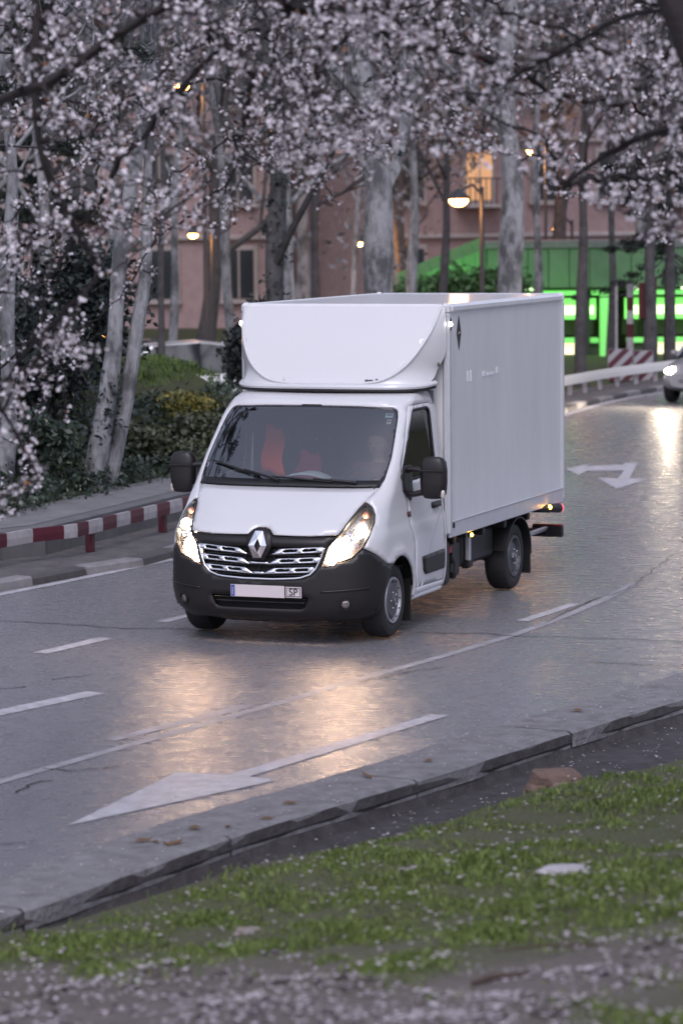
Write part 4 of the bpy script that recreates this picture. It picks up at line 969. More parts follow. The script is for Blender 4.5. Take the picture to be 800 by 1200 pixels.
# trees farther back close the view behind the blossom
k = 0
for px, Y, h, r0 in ((-60, 72, 13, .3), (60, 80, 15, .35), (140, 92, 16, .3), (250, 84, 15, .3), (350, 98, 17, .35), (470, 90, 16, .28), (545, 104, 17, .3), (660, 92, 16, .3), (760, 84, 15, .3), (850, 90, 15, .3), (400, 118, 19, .35), (180, 120, 19, .35), (20, 112, 18, .35), (700, 118, 18, .35)):
    tree('background_tree', ('dark barked bare tree in the row before the buildings' if k % 2 else 'pale barked bare tree in the row before the buildings') if k % 3 else ('dark barked evergreen tree in the row before the buildings' if k % 2 else 'pale barked evergreen tree in the row before the buildings'), px, Y, r0, h, (random.uniform(-.03, .03), 0), M_bark if k % 2 else M_pale, 40 + k, M_greyleaf if k % 3 else M_dark, 4600, first=.16, spread=1.2, group='row of %s trees before the buildings' % ('bare' if k % 3 else 'evergreen'), lsize=.12, leafspread=.7, z0=0.0); k += 1
# shrubs, ivy and the flowering bush on the slope
def slope_pt(px, py, lift=0):
    """where the sight line meets the park slope"""
    d = ray(px, py); lo = None
    for Y in np.arange(30, 60, .15):
        p = CAMP + d * (Y / d[1])
        if p[2] <= hill_z(p[0], p[1]) and far_off(p[0], p[1]) > 2.2: return p
    return CAMP + d * (45 / d[1])
def shrub(label, px, py, w, h, m, seed, n, size=.05, name='shrub', cat='shrub', group=None):
    p = slope_pt(px, py); root = empty(name, (p[0], p[1], hill_z(p[0], p[1]))); tag(root, label, cat, group); st = MB(); r = random.Random(seed)
    bl = []
    for i in range(6):
        a = r.uniform(0, 6.28); q = (math.cos(a) * w * .55 * r.random(), math.sin(a) * w * .4 * r.random(), h * r.uniform(.35, .75)); st.tube([(0, 0, -.05), (q[0] * .5, q[1] * .5, q[2] * .5), q], [.025, .018, .008], 5)
        bl.append((q, (w * r.uniform(.35, .55), w * r.uniform(.3, .45), h * r.uniform(.28, .4)), n // 6))
    st.build('stem', M_bark, root); tag(leaf_cloud('foliage', bl, size, m, root, seed), kind='stuff'); return root
iv = []
r_ = np.random.default_rng(5)
for s_ in np.linspace(sL - 3, sM + 1, 60):
    for o in (2.35, 2.7, 3.1, 3.6):
        q = far_s(s_ + r_.uniform(-.15, .15), o + r_.uniform(-.12, .12)); hz = hill_z(q[0], q[1]); iv.append(((q[0], q[1], hz + .08), (.38, .38, .14 + .10 * r_.random()), 120))
tag(leaf_cloud('ivy_cover', iv, .045, M_ivy, None, 3), 'dark green ivy ground cover along the back of the pavement', 'ivy', kind='stuff')
gs = []
for _ in range(9000):
    px, py = random.uniform(150, 300), random.uniform(395, 500); p = slope_pt(px, py) if _ < 1 else None
    X = random.uniform(-7, 1.5); Y = random.uniform(38, 50); o = far_off(X, Y)
    if o < 4.0 or o > 11: continue
    z = hill_z(X, Y); h = random.uniform(.05, .12); a = random.uniform(0, 6.28); c, s2 = math.cos(a) * .012, math.sin(a) * .012; lx, ly = random.gauss(0, .03), random.gauss(0, .03)
    for q in range(5):
        ox, oy = random.gauss(0, .12), random.gauss(0, .12); gs.append([(X + ox - c, Y + oy - s2, z), (X + ox + c, Y + oy + s2, z), (X + ox + lx + c * .5, Y + oy + ly + s2 * .5, z + h * .7), (X + ox + 1.5 * lx, Y + oy + 1.5 * ly, z + h)])
tag(quads('mound_grass', gs, mat('mound_grass_blade', (.095, .150, .025), .6, island=1, col2=(.045, .075, .018))), 'bright grass covering the mound in the park', 'grass', kind='stuff')
shrub('shrub with yellow blossom below the grass mound', 212, 500, .7, .5, M_yel, 21, 2600, .04, 'flowering_shrub')
shrub('pale green loose shrub beside the yellow flowering bush', 243, 535, .9, .55, M_shrub, 22, 3200)
shrub('grey green shrub between forked trunk and mirror of the van', 178, 545, .8, .55, M_shrub, 23, 3000)
shrub('olive shrub on the slope right under the grass crest', 254, 500, .7, .45, M_shrub, 24, 2600)
shrub('dense dark evergreen bush behind the white blossom sprays', 52, 500, 1.1, 1.6, M_dark, 25, 5200, .06)
shrub('tall dark evergreen bush beside the pale forked trunk', 88, 470, 1.2, 2.3, M_dark, 26, 6500, .06)
shrub('low dark bush at the foot of the pale straight trunk', 20, 560, .8, .9, M_ivy, 27, 3600, .055)
shrub('dark holly bush in front of the dark rough trunk', 283, 470, .55, 1.5, M_dark, 28, 3200, .05)
# conifer hanging in from the right
def conifer(name, label, X, Y, zb, h, rad, seed, low=.22):
    r = random.Random(seed); root = empty(name, (X, Y, zb)); tag(root, label, 'tree'); MB().tube([(0, 0, -.2), (0, 0, h * .5), (0, 0, h)], [.16, .10, .02], 8).build('trunk', M_bark, root, True)
    bl = []; lm = MB()
    for i in range(46):
        k = r.random(); z = h * (low + (.98 - low) * k); l = rad * (1 - k) * r.uniform(.7, 1.1) + .2; a = r.uniform(0, 6.28); e = np.array([math.cos(a) * l, math.sin(a) * l, z - .28 * l]); lm.tube([(0, 0, z), e * [.5, .5, 1] + [0, 0, .1], e], [.03, .02, .008], 4).build('limb', M_bark, root); lm = MB()
        for q in (.45, .7, .95): bl.append(((e[0] * q, e[1] * q, z - .28 * l * q), (.24, .24, .10), 130))
    tag(leaf_cloud('crown', bl, .065, M_con, root, seed, aspect=.25), kind='stuff')
conifer('conifer_tree', 'dark drooping conifer in front of the green lit pavilion', (786 - 400) / FPX * 71, 71, 0, 8.5, 2.6, 61, .27)
conifer('conifer_tree', 'dark evergreen conifer standing behind the ivy slope', (60 - 400) / FPX * 56, 56, .05, 8.5, 1.6, 62)

# tall cedar beyond the far kerb whose crown overhangs the carriageway (mirrored in the windscreen)
conifer('cedar_tree', 'tall dark cedar overhanging the road beside the striped railing', -6.4, 31.6, .5, 13.5, 5.2, 63, .34)
# ---- blossom trees on the camera's side of the road: space-colonised boughs hung with blossom
def blossom_tree(name, label, limbs, attract, seed, step=.075, kill=.13, infl=.9, iters=170):
    r = np.random.default_rng(seed); nodes = []; par = []
    base = np.array(limbs[0][0])
    r0s = {}
    for li, lm in enumerate(limbs):
        P = curve(lm, max(4, int(np.sum(np.linalg.norm(np.diff(np.array(lm), axis=0), axis=1)) / .12)))
        if li == 0: pr = -1
        else: pr = int(np.argmin([np.linalg.norm(np.array(q) - P[0]) for q in nodes]))
        for q in P: nodes.append(np.array(q)); par.append(pr); pr = len(nodes) - 1
    A = np.array(attract); alive = np.ones(len(A), bool)
    for it in range(iters):
        kd = kdtree.KDTree(len(nodes))
        for i, q in enumerate(nodes): kd.insert(q, i)
        kd.balance(); pull = {}
        for j in np.flatnonzero(alive):
            co, i, d = kd.find(A[j])
            if d < kill: alive[j] = False; continue
            if d < infl or it < 60: 
                v = (A[j] - nodes[i]) / d; pull.setdefault(i, []).append(v)
        if not pull: break
        for i, vs in pull.items():
            v = np.mean(vs, 0) + r.normal(0, .18, 3) + np.array([0, 0, -.03]); v /= np.linalg.norm(v) + 1e-9; nodes.append(nodes[i] + v * step); par.append(i)
        if len(nodes) > 16000: break
    N = np.array(nodes); par = np.array(par); R = np.zeros(len(N)); nch = np.zeros(len(N), int)
    acc = np.zeros(len(N))
    for i in range(len(N) - 1, -1, -1):
        R[i] = max(.0032, acc[i] ** (1 / 2.3)) if acc[i] > 0 else .0032
        if par[i] >= 0: acc[par[i]] += R[i] ** 2.3; nch[par[i]] += 1
    n0 = len(curve(limbs[0], max(4, int(np.sum(np.linalg.norm(np.diff(np.array(limbs[0]), axis=0), axis=1)) / .12))))
    R[:n0] = np.maximum(R[:n0], np.linspace(.15, .07, n0))
    for i in range(n0, len(N)): R[i] = min(R[i], .045)
    root = empty(name, tuple(base)); tag(root, label, 'tree')
    MB().tube([q - base for q in N[:n0]], list(R[:n0]), 12).build('trunk', M_cbark, root, True, fix=False)
    Q = []
    ref = np.array([.3, .2, .93])
    for i in range(n0, len(N)):
        p = par[i]
        if p < 0: continue
        a = N[p] - base; b = N[i] - base; d = b - a; u = np.cross(d, ref); u /= np.linalg.norm(u) + 1e-9; v = np.cross(d, u); v /= np.linalg.norm(v) + 1e-9; ra = min(R[p], .045); rb = R[i]
        for k in range(4):
            c0, s0, c1, s1 = math.cos(k * math.pi / 2), math.sin(k * math.pi / 2), math.cos((k + 1) * math.pi / 2), math.sin((k + 1) * math.pi / 2)
            Q.append([a + ra * (c0 * u + s0 * v), a + ra * (c1 * u + s1 * v), b + rb * (c1 * u + s1 * v), b + rb * (c0 * u + s0 * v)])
    quads('boughs', Q, M_cbark, root)
    # blossom clusters and young red leaves along the thin wood
    fl = []; lf = []; old = []
    thin = np.flatnonzero((R < .012) & (np.arange(len(N)) >= n0))
    for i in thin:
        if r.random() < .30: continue
        for _ in range(r.integers(3, 7)):
            c = N[i] - base + r.normal(0, .016, 3); ax = r.normal(size=3); ax /= np.linalg.norm(ax); u = np.cross(ax, [.1, .2, .97]); u /= np.linalg.norm(u) + 1e-9; v = np.cross(ax, u); s = r.uniform(.0095, .0145)
            for k in range(5):
                t_ = 2 * math.pi * k / 5; e = math.cos(t_) * u + math.sin(t_) * v; g = -math.sin(t_) * u + math.cos(t_) * v
                fl.append([c, c + e * s * .65 + g * s * .5 + ax * s * .2, c + e * s * 1.15 + ax * s * .35, c + e * s * .65 - g * s * .5 + ax * s * .2])
        if r.random() < .42:
            for _ in range(r.integers(1, 4)):
                c = N[i] - base + r.normal(0, .02, 3); a = r.normal(size=3); a /= np.linalg.norm(a); b = np.cross(a, r.normal(size=3)); b /= np.linalg.norm(b) + 1e-9; s = r.uniform(.014, .030)
                (old if r.random() < .12 else lf).append([c, c + a * s * .5 + b * s * .3, c + a * s, c + a * s * .5 - b * s * .3])
    tag(quads('blossoms', fl, mat('blossom_petal', (.76, .715, .745), .6, island=.85, col2=(.42, .375, .41)), root), kind='stuff')
    tag(quads('young_leaves', lf, mat('young_red_leaf', (.13, .035, .025), .5, island=1, col2=(.035, .014, .012)), root), kind='stuff')
    if old: tag(quads('yellow_leaves', old, mat('yellow_leaf', (.38, .14, .02), .5), root), kind='stuff')
    return root
ra_ = np.random.default_rng(77)
def field(n, dens, x0, x1, y0, y1, d0, d1):
    out = []
    while len(out) < n:
        px, py, Y = ra_.uniform(x0, x1), ra_.uniform(y0, y1), ra_.uniform(d0, d1)
        if ra_.random() < dens(px, py): out.append(at(px, py, Y))
    return out
def clump(px, py): return .55 + .45 * math.sin(px * .021 + py * .013 + 1) * math.sin(py * .03 - px * .008 + 2)
def densL(px, py):
    low = 215 + 60 * math.sin(px * .02) 
    if px < 20: low = 640
    elif px < 75: low = 640 - (px - 20) * 1.2
    elif px < 160: low = 500 - (px - 75) * 1.6
    elif px < 300: low = 345 - (px - 160) * .55
    else: low = 265 - (px - 300) * .20
    if py > low: return 0
    return clump(px, py) * (1 if py < 210 else .50)
def densR(px, py):
    low = 205 if px < 630 else (245 if px < 720 else 300)
    if py > low: return 0
    return clump(px, py) * (1 if py < 180 else .6)
bzL = bank_z(near_off(-3.3, 14.6)[0], -3.3); bzR = bank_z(near_off(2.35, 12.2)[0], 2.35)
limbsL = [[(-3.3, 14.6, bzL - .1), (-3.25, 14.7, 1.6), (-3.0, 14.9, 2.9), (-2.7, 15.1, 3.9), (-2.5, 15.3, 5.2), (-2.3, 15.5, 6.4)],
          [(-2.85, 15.0, 3.5), tuple(at(-130, 190, 15.2)), tuple(at(0, 117, 15.3)), tuple(at(55, 98, 15.3)), tuple(at(130, 45, 15.4)), tuple(at(215, -5, 15.5)), tuple(at(330, -60, 15.8))],
          [(-2.55, 15.2, 4.9), tuple(at(-60, -60, 15.6)), tuple(at(36, -20, 15.8)), tuple(at(40, 90, 15.8)), tuple(at(50, 185, 15.8)), tuple(at(85, 260, 15.9)), tuple(at(118, 320, 16))],
          [(-2.9, 15.0, 3.3), tuple(at(-120, 330, 14.4)), tuple(at(-40, 420, 14.5)), tuple(at(15, 500, 14.7)), tuple(at(45, 560, 14.8))],
          [(-2.6, 15.2, 4.5), tuple(at(60, -80, 17)), tuple(at(210, -15, 17.2)), tuple(at(250, 40, 17.3)), tuple(at(300, 90, 17.4))]]
blossom_tree('blossom_tree', 'blossoming plum tree with boughs hanging before the forked trunk and ivy', limbsL, field(2300, densL, -170, 470, -190, 640, 14.2, 20.5), 5)
limbsR = [[(2.35, 12.2, bzR - .1), (2.12, 12.3, 2.3), (1.78, 12.4, 3.75), (1.45, 12.5, 4.72), (1.05, 12.8, 5.7), (.6, 13.2, 6.4)],
          [(1.45, 12.5, 4.72), tuple(at(690, -60, 13.6)), tuple(at(560, -40, 14.5)), tuple(at(430, -30, 15)), tuple(at(330, 0, 15.4))],
          [(1.7, 12.45, 3.95), tuple(at(900, 160, 13.4)), tuple(at(800, 150, 13.8)), tuple(at(730, 170, 14.2)), tuple(at(660, 215, 14.4))],
          [(1.45, 12.5, 4.72), tuple(at(730, 20, 13.0)), tuple(at(640, 70, 13.6)), tuple(at(560, 110, 14.2))],
          [(1.7, 12.45, 3.95), tuple(at(870, 250, 13.4)), tuple(at(800, 255, 13.8)), tuple(at(745, 285, 14))]]
blossom_tree('blossom_tree', 'blossoming plum tree with a thick black limb and boughs above the van', limbsR, field(2300, densR, 330, 960, -190, 330, 13.2, 19.5), 6)

# ================================================================== railing, street things
M_rw = mat('rail_white', (.46, .44, .46), .5, var=.8, vscale=9, col2=(.27, .25, .26)); M_rr = mat('rail_red', (.095, .016, .028), .5, var=.7, vscale=9, col2=(.06, .014, .02))
ROFF = .82
def rail_run(label, s0, s1, zb, z0, z1, seg, post, plain=False):
    root = empty('guard_rail', (*far_s(s0, ROFF), 0)); tag(root, label, 'railing'); org = np.array([*far_s(s0, ROFF), 0])
    s = s0; k = 0
    while s < s1:
        e = min(s + seg, s1); V = []
        for q in (s, e):
            for o, z in ((ROFF - .05, z0), (ROFF - .055, (z0 + z1) / 2), (ROFF - .05, z1), (ROFF - .005, z1), (ROFF - .005, z0)): p = far_s(q, o); V.append(np.array([p[0], p[1], z]) - org)
        MB().add(V, [(i, (i + 1) % 5, 5 + (i + 1) % 5, 5 + i) for i in range(5)] + [(0, 1, 2, 3, 4), (9, 8, 7, 6, 5)]).build('rail_section', M_rr if k % 2 and not plain else (mat('headlit_white_rail', (.80, .78, .74), .45) if plain else M_rw), root); s = e; k += 1  # plain run painted paler than the striped rail to suggest headlight light on it
    s = s0 + .2
    while s < s1:
        p = far_s(s, ROFF + .045); t1 = far_s(s + .1, ROFF + .045) - p; a = math.atan2(t1[1], t1[0]); MB().box((p[0] - org[0], p[1] - org[1], (zb + z1) / 2 - .03), (.11, .08, z1 - zb - .06), rot=Matrix.Rotation(a, 3, 'Z'), ch=.012).build('post', M_rr if post > 1.5 else M_rw, root); s += post
sA = s_of(*G(12, 676)[:2])
_p = G(12, 676); sA = s_of(_p[0], _p[1])
rail_run('low red and white striped railing on dark red posts beside the ivy slope', sA - .2 - 2.15 * 2, sM + 2.0, .085, .315, .465, .40, 2.15)
sB = s_of(3.2, 53)
rail_run('low guard rail with close pale posts on the bend before the hazard panels', sB, s_of(9.6, 69), .085, .33, .53, 1.05, 1.05, True)

# rock and stones by the grass
def rock(label, px, py, z, rx, ry, rz, m, seed, name='rock'):
    p = G(px, py, z); r = random.Random(seed); bm = bmesh.new(); bmesh.ops.create_icosphere(bm, subdivisions=3, radius=1)
    for v in bm.verts:
        c = v.co; k = 1 + .16 * math.sin(3 * c.x + seed) * math.sin(2.5 * c.y + 2) + .09 * math.sin(7 * c.z + 5 * c.x) + r.uniform(-.03, .03); v.co = Vector((c.x * rx * k, c.y * ry * k, max(-.6, min(.75, c.z * k)) * rz))
    me = bpy.data.meshes.new(name); bm.to_mesh(me); bm.free(); me.materials.append(m); o = bpy.data.objects.new(name, me); o.location = (p[0], p[1], z); link(o); return tag(o, label, 'rock')
rock('brown rough boulder lying in the dirt channel beside the grass', 651, 924, -.03, .20, .15, .17, mat('brown_rock', (.19, .125, .10), .9, var=.8, vscale=9, col2=(.09, .06, .05), bump=.8, bscale=25), 3)
rock('smaller pale stone leaning against the brown boulder', 668, 930, -.04, .14, .10, .10, mat('tan_rock', (.27, .20, .165), .9, var=.6, vscale=9, col2=(.15, .11, .09), bump=.8, bscale=25), 5)
def on_bank_px(px, py):
    d = ray(px, py); z = .1
    for _ in range(8):
        p = CAMP + d * ((z - CAMH) / d[2]); o, i = near_off(p[0], p[1]); z = bank_z(o, p[0]) + bump2(p[0], p[1])
    return p, z
for px, py, rx, rz, lab, c in ((664, 1024, .13, .035, 'flat pale stone lying in the grass', (.42, .40, .42)), (292, 1098, .075, .04, 'small tan stone at the edge of the bare path', (.24, .21, .19))):
    p, z = on_bank_px(px, py); o = rock(lab, 400, 900, 0, rx, rx * .6, rz, mat('stone_%d' % px, c, .85, var=.5, vscale=12), px, 'stone'); o.location = (p[0], p[1], z + rz * .35)
p, z = on_bank_px(592, 1150)
sk = MB().tube([(-.16, -.02, .012), (-.05, .01, .02), (.06, .0, .018), (.15, .03, .012)], [.010, .014, .012, .007], 6).build('fallen_stick', mat('stick_bark', (.075, .050, .038), .9, var=.6, vscale=30), None, True, loc=(p[0], p[1], z), rz=.4); tag(sk, 'short brown stick lying on the bare earth path', 'stick')
p, z = on_bank_px(700, 1112)
sk = MB().tube([(-.45, 0, .01), (-.2, .03, .016), (.1, -.01, .014), (.42, .03, .008)], [.004, .006, .006, .003], 5).build('fallen_twig', MATS['stick_bark'], None, True, loc=(p[0], p[1], z), rz=.15); tag(sk, 'long thin twig lying at the edge of the grass', 'twig')
# dead leaves on the gutter
M_dl = mat('dead_leaf', (.20, .105, .035), .8, island=.8, col2=(.07, .045, .03))
for px, py in ((182, 988), (196, 991), (168, 987), (205, 990), (228, 972), (267, 970), (313, 961), (340, 943), (502, 893), (430, 911), (676, 834)):
    p = G(px, py, .02); a = random.uniform(0, 6.28); V = []; s = random.uniform(.045, .075)
    for u, v, h in ((-1, 0, .0), (-.3, .4, .25), (.5, .3, .2), (1, 0, .35), (.4, -.35, .1), (-.3, -.4, .15)): V.append((s * (u * math.cos(a) - v * math.sin(a)), s * (u * math.sin(a) + v * math.cos(a)), .004 + s * h))
    o = mk('dead_leaf', V, [(0, 1, 5), (1, 2, 4, 5), (2, 3, 4)], M_dl, None, loc=(p[0], p[1], .02)); tag(o, 'curled brown dead leaf lying on the concrete gutter', 'leaf', 'dead leaves on the gutter')

# street lamps
M_lamp = mat('sodium_lamp', (1, .6, .3), .4, emit=(1, .40, .09), estr=18); M_post = mat('lamp_post_grey', (.06, .06, .065), .5, metal=.3)
def street_lamp(px, py, Y, label, r=.16, arm=.5):
    P = at(px, py, Y); zb = hill_z(P[0], P[1]) if Y < 75 else 0.0
    root = empty('street_lamp', (P[0] + arm, P[1] + .3, zb)); tag(root, label, 'street lamp'); H = P[2] - zb
    MB().tube([(0, 0, -.1), (0, 0, .5), (0, 0, H + .25)], [.09, .06, .045], 8).build('post', M_post, root, True)
    if arm: MB().tube([(0, 0, H + .1), (-arm * .4, -.15, H + .3), (-arm, -.3, H + .16)], [.035, .03, .03], 6).build('arm', M_post, root, True)
    MB().lathe([(.02, .22), (.10, .16), (r * 1.15, .05), (r * 1.2, .0), (r * .9, .0)], 14, 'z', (-arm, -.3, H)).build('lamp_hood', M_post, root, True)
    MB().ball((-arm, -.3, H - .03), (r, r, r * .62), 12, 8).build('lamp_bowl', M_lamp, root, True)
    l_ = bpy.data.lights.new('lamp_light', 'POINT'); l_.energy = 12 if Y < 55 else (45 if Y < 82 else 160); l_.color = (1, .45, .16); l_.shadow_soft_size = r; o_ = bpy.data.objects.new('lamp_light', l_); link(o_, root); o_.location = (-arm, -.3, H - r * .62 - .12)
street_lamp(537, 233, 62, 'street lamp glowing orange in front of the brick facade corner', .20)
street_lamp(213, 99, 72, 'tall street lamp glowing orange above the forked pale trunk', .17)
street_lamp(620, 176, 88, 'small orange street lamp beside the thick pale plane trunk', .12)
street_lamp(652, 267, 92, 'low distant street lamp between plane trunk and slim grey trunk', .12)
street_lamp(421, 284, 90, 'distant orange lamp beside the broad pale plane trunk', .12)
street_lamp(330, 327, 70, 'low orange lantern beside the dark rough trunk', .12, .0)
street_lamp(125, 394, 50, 'path lantern glowing yellow among the dark evergreen bushes', .10, .0)
street_lamp(226, 274, 80, 'orange lamp behind the thin dark trunks on the mound', .13)

# cars
def car(label, X, Y, z, yaw, body, lit=False, name='car', group=None):
    root = empty(name, (X, Y, z)); root.rotation_euler = (0, 0, yaw); tag(root, label, 'car', group); global CAR
    if lit: CAR = root
    st = [(-2.10, .58, .82, .40, .86), (-2.02, .74, .88, .30, .95), (-1.5, .80, .90, .24, .98), (0, .82, .90, .20, .97), (1.0, .81, .88, .20, .95), (1.6, .78, .86, .22, .86), (1.98, .66, .80, .28, .74), (2.12, .45, .62, .34, .64)]
    V = []; F = []; n = 18
    for x, w1, w2, zl, zh in st:
        for j in range(n):
            a = 2 * math.pi * j / n; ca, sa = math.cos(a), math.sin(a); yy = w2 * np.sign(ca) * abs(ca) ** .45; zz = (zl + zh) / 2 + (zh - zl) / 2 * np.sign(sa) * abs(sa) ** .55; V.append((x, yy, zz))
    for i in range(len(st) - 1):
        for j in range(n): j2 = (j + 1) % n; F.append((i*n+j, i*n+j2, (i+1)*n+j2, (i+1)*n+j))
    F += [tuple(range(n)), tuple((len(st)-1)*n + j for j in range(n))]
    MB().add(V, F).build('body', body, root, True)
    cab = [(-1.75, .93, .80), (-1.2, 1.36, .66), (-.3, 1.44, .64), (.25, 1.38, .65), (.98, .93, .80)]
    gl = MB(); V = []; F = []
    for x, z, wv in cab:
        V += [(x, -wv, z), (x, wv, z)]
    base_ = [(-1.75, -.82, .90), (-1.75, .82, .90), (.98, .82, .90), (.98, -.82, .90)]
    gm = mat('car_glass', (.02, .022, .025), .06, coat=.6)
    for i in range(4): F.append((2*i, 2*i+1, 2*i+3, 2*i+2))
    V2 = V + [(x, -.83, .88) for x, z, wv in cab] + [(x, .83, .88) for x, z, wv in cab]
    for i in range(4): F += [(2*i, 2*i+2, 11+i, 10+i), (2*i+1, 15+i, 16+i, 2*i+3)]
    MB().add(V2, F).build('glasshouse', gm, root)
    MB().prism([(-1.22, -.62), (-.3, -.60), (.22, -.61), (.22, .61), (-.3, .60), (-1.22, .62)], lambda x, y: (x, y, 1.375 + (.06 if abs(x + .3) < .4 else 0)), lambda x, y: (x, y, 1.40 + (.065 if abs(x + .3) < .4 else 0))).build('roof', body, root)
    for s in (1, -1):
        MB().tube([(.98, s * .80, .93), (.25, s * .65, 1.39)], .035, 6).build('pillar', body, root); MB().tube([(-1.75, s * .80, .93), (-1.2, s * .66, 1.37)], .05, 6).build('pillar', body, root)
        for x in (1.28, -1.30):
            wh = MB().lathe([(.20, -.10), (.29, -.11), (.315, -.08), (.315, .06), (.29, .09), (.20, .085)], 22, 'y', close=True).build('wheel', M_rub, root, True, loc=(x, s * .80, .315)); MB().lathe([(.20, s * .07), (.15, s * .06), (.02, s * .075)], 16, 'y').build('rim', M_silver, wh, True)
        MB().ball((1.93, s * .62, .66), (.14, .15, .085), 10, 6).build('headlight', mat('car_headlight_lit', (1, 1, 1), .4, emit=(1, .84, .62), estr=150) if lit else mat('car_headlight_off', (.6, .6, .62), .1, coat=.5), root, True)
        MB().ball((-2.06, s * .68, .78), (.06, .16, .08), 10, 6).build('tail_light', M_redd, root, True)
        MB().box((.62, s * .95, .98), (.10, .18, .12), ch=.04).build('door_mirror', body, root)
    MB().box((2.07, 0, .47), (.10, .95, .16), ch=.04).build('grille', M_blk, root); MB().box((2.115, 0, .36), (.02, .48, .10), ch=.004).build('number_plate', M_plate, root)
vy = math.atan2(-math.cos(.40), -math.sin(.40))
cp = G(829, 473); car('silver car approaching on the bend with bright headlights', cp[0] + .37 * 1.6, cp[1] + .93 * 1.6, .004, vy, mat('silver_car_paint', (.30, .30, .32), .3, metal=.4, coat=.6), True)
X, z = ground_at(250, 57); car('white car parked behind the grass mound beside the trash bin', X, 57, z, .15, mat('white_car_paint', (.66, .66, .68), .3, coat=.6), group=None)
X, z = ground_at(165, 59); car('dark grey car parked behind the thin dark trunk on the mound', X, 59, z, .10, mat('dark_car_paint', (.05, .055, .065), .3, coat=.6))
X, z = ground_at(214, 50); z = hill_z(X, 50)
bn_ = empty('trash_bin', (X, 50, z)); tag(bn_, 'black trash bin on a post standing on the mound', 'bin'); MB().lathe([(.16, .35), (.2, .5), (.21, 1.15), (.17, 1.18), (.02, 1.22)], 16, 'z').build('bin_body', M_blk, bn_, True); MB().tube([(0, 0, -.3), (0, 0, .6)], .05, 8).build('post', M_blk, bn_, True); MB().lathe([(.215, 1.02), (.225, 1.03), (.225, 1.07), (.215, 1.08)], 16, 'z', close=True).build('rim_band', M_post, bn_, True)

# hazard panels and striped posts behind the bend
def hazard(label, pxl, pxr, pyb, pyt, Y, name='hazard_panel'):
    a, b = at(pxl, pyb, Y), at(pxr, pyb, Y); t_ = at(pxl, pyt, Y); wv = b[0] - a[0]; h = t_[2] - a[2]; root = empty(name, ((a[0] + b[0]) / 2, Y, 0)); tag(root, label, 'hazard sign')
    MB().box((0, 0, a[2] + h / 2), (wv, .04, h), ch=.006).build('panel', mat('dull_panel_white', (.33, .32, .34), .6), root)
    for s in (-1, 1): MB().box((s * wv * .35, .05, (a[2] + h) / 2), (.05, .05, a[2] + h), ch=.006).build('leg', M_post, root)
    k = -h; z0 = a[2]
    while k < wv:
        pts = []
        lo, hi = k, k + .17
        poly = [(lo, 0), (hi, 0), (hi + h, h), (lo + h, h)]
        # clip to the panel width
        def clipx(P, xc, keep):
            out = []
            for p, q in zip(P, P[1:] + P[:1]):
                i1, i2 = (p[0] - xc) * keep >= 0, (q[0] - xc) * keep >= 0
                if i1: out.append(p)
                if i1 != i2: f = (xc - p[0]) / (q[0] - p[0]); out.append((xc, p[1] + f * (q[1] - p[1])))
            return out
        poly = clipx(poly, .01, 1); poly = clipx(poly, wv - .01, -1) if len(poly) > 2 else []
        if len(poly) > 2: MB().prism(poly, lambda x, z: (x - wv / 2, -.0215, z0 + z * .99 + .003), lambda x, z: (x - wv / 2, -.027, z0 + z * .99 + .003)).build('stripe', mat('dull_stripe_red', (.085, .02, .03), .6), root)
        k += .34
hazard('wide red and white diagonal hazard panel beside the slim grey trunk', 712, 741, 446, 409, 67.5)
hazard('wide red and white diagonal hazard panel under the dark conifer', 742, 765, 446, 411, 68)
for px, lab, py1 in ((738, 'red and white banded post between the two hazard panels', 332), (722, 'thin pale pole in front of the lit green pillar', 326), (765, 'dark red and grey banded pole behind the hazard panel', 325)):
    Y = 70; P = at(px, 420, Y); top = at(px, py1, Y)[2]; root = empty('banded_pole', (P[0], Y, 0)); tag(root, lab, 'pole'); n = 7
    for i in range(n):
        MB().tube([(0, 0, top * i / n), (0, 0, top * (i + 1) / n - .005)], .085 if px != 722 else .035, 10).build('band', (M_rr if i % 2 else M_rw) if px == 738 else (M_rw if px == 722 else (mat('dark_red', (.09, .015, .02), .5) if i > 3 else M_wall)), root)
P = at(757, 352, 69.5); sg = empty('notice_box', (P[0], 69.5, 0)); tag(sg, 'dark red box sign on a grey pole beside the conifer', 'sign'); MB().box((0, 0, P[2]), (.36, .10, .85), ch=.02).build('sign_body', mat('sign_dark_red', (.10, .02, .025), .5), sg); MB().tube([(0, 0.08, 0), (0, .08, P[2] + .3)], .05, 8).build('post', M_wall, sg)

# ---- green lit pavilion
PY = 80.0
def PX(px): return (px - 400) / FPX * PY
def PZ(py): return CAMH - (py - 252) / FPX * PY
M_gfas = mat('green_fascia_glow', (.10, .135, .10), .6, emit=(.12, .8, .14), estr=.02, var=.6, vscale=1.5); M_gl = mat('green_light_box', (.4, 1, .4), .5, emit=(.25, 1, .16), estr=.5); M_gw = mat('pale_light_box', (.8, 1, .7), .5, emit=(.80, 1, .55), estr=1.3); M_cream = mat('cream_light_panel', (1, .9, .6), .5, emit=(1, .86, .52), estr=.7); M_gcol = mat('green_lit_column', (.3, .8, .25), .5, emit=(.22, 1, .16), estr=.22); M_olive = mat('olive_wall', (.11, .12, .085), .8, var=.5, vscale=2)  # fascia has a faint green glow of its own in place of lamplight
pv = empty('pavilion', (PX(650), PY + 3, 0)); tag(pv, 'low pavilion with green lit fascia and glowing light boxes behind the bend', 'pavilion'); ox, oy = PX(650), PY + 3
def pbox(name, x0, x1, y0, y1, yd, dep, m, ch=.01): return MB().box(((x0 + x1) / 2 - ox, yd - oy, (y0 + y1) / 2), (x1 - x0, dep, y1 - y0), ch=ch).build(name, m, pv)
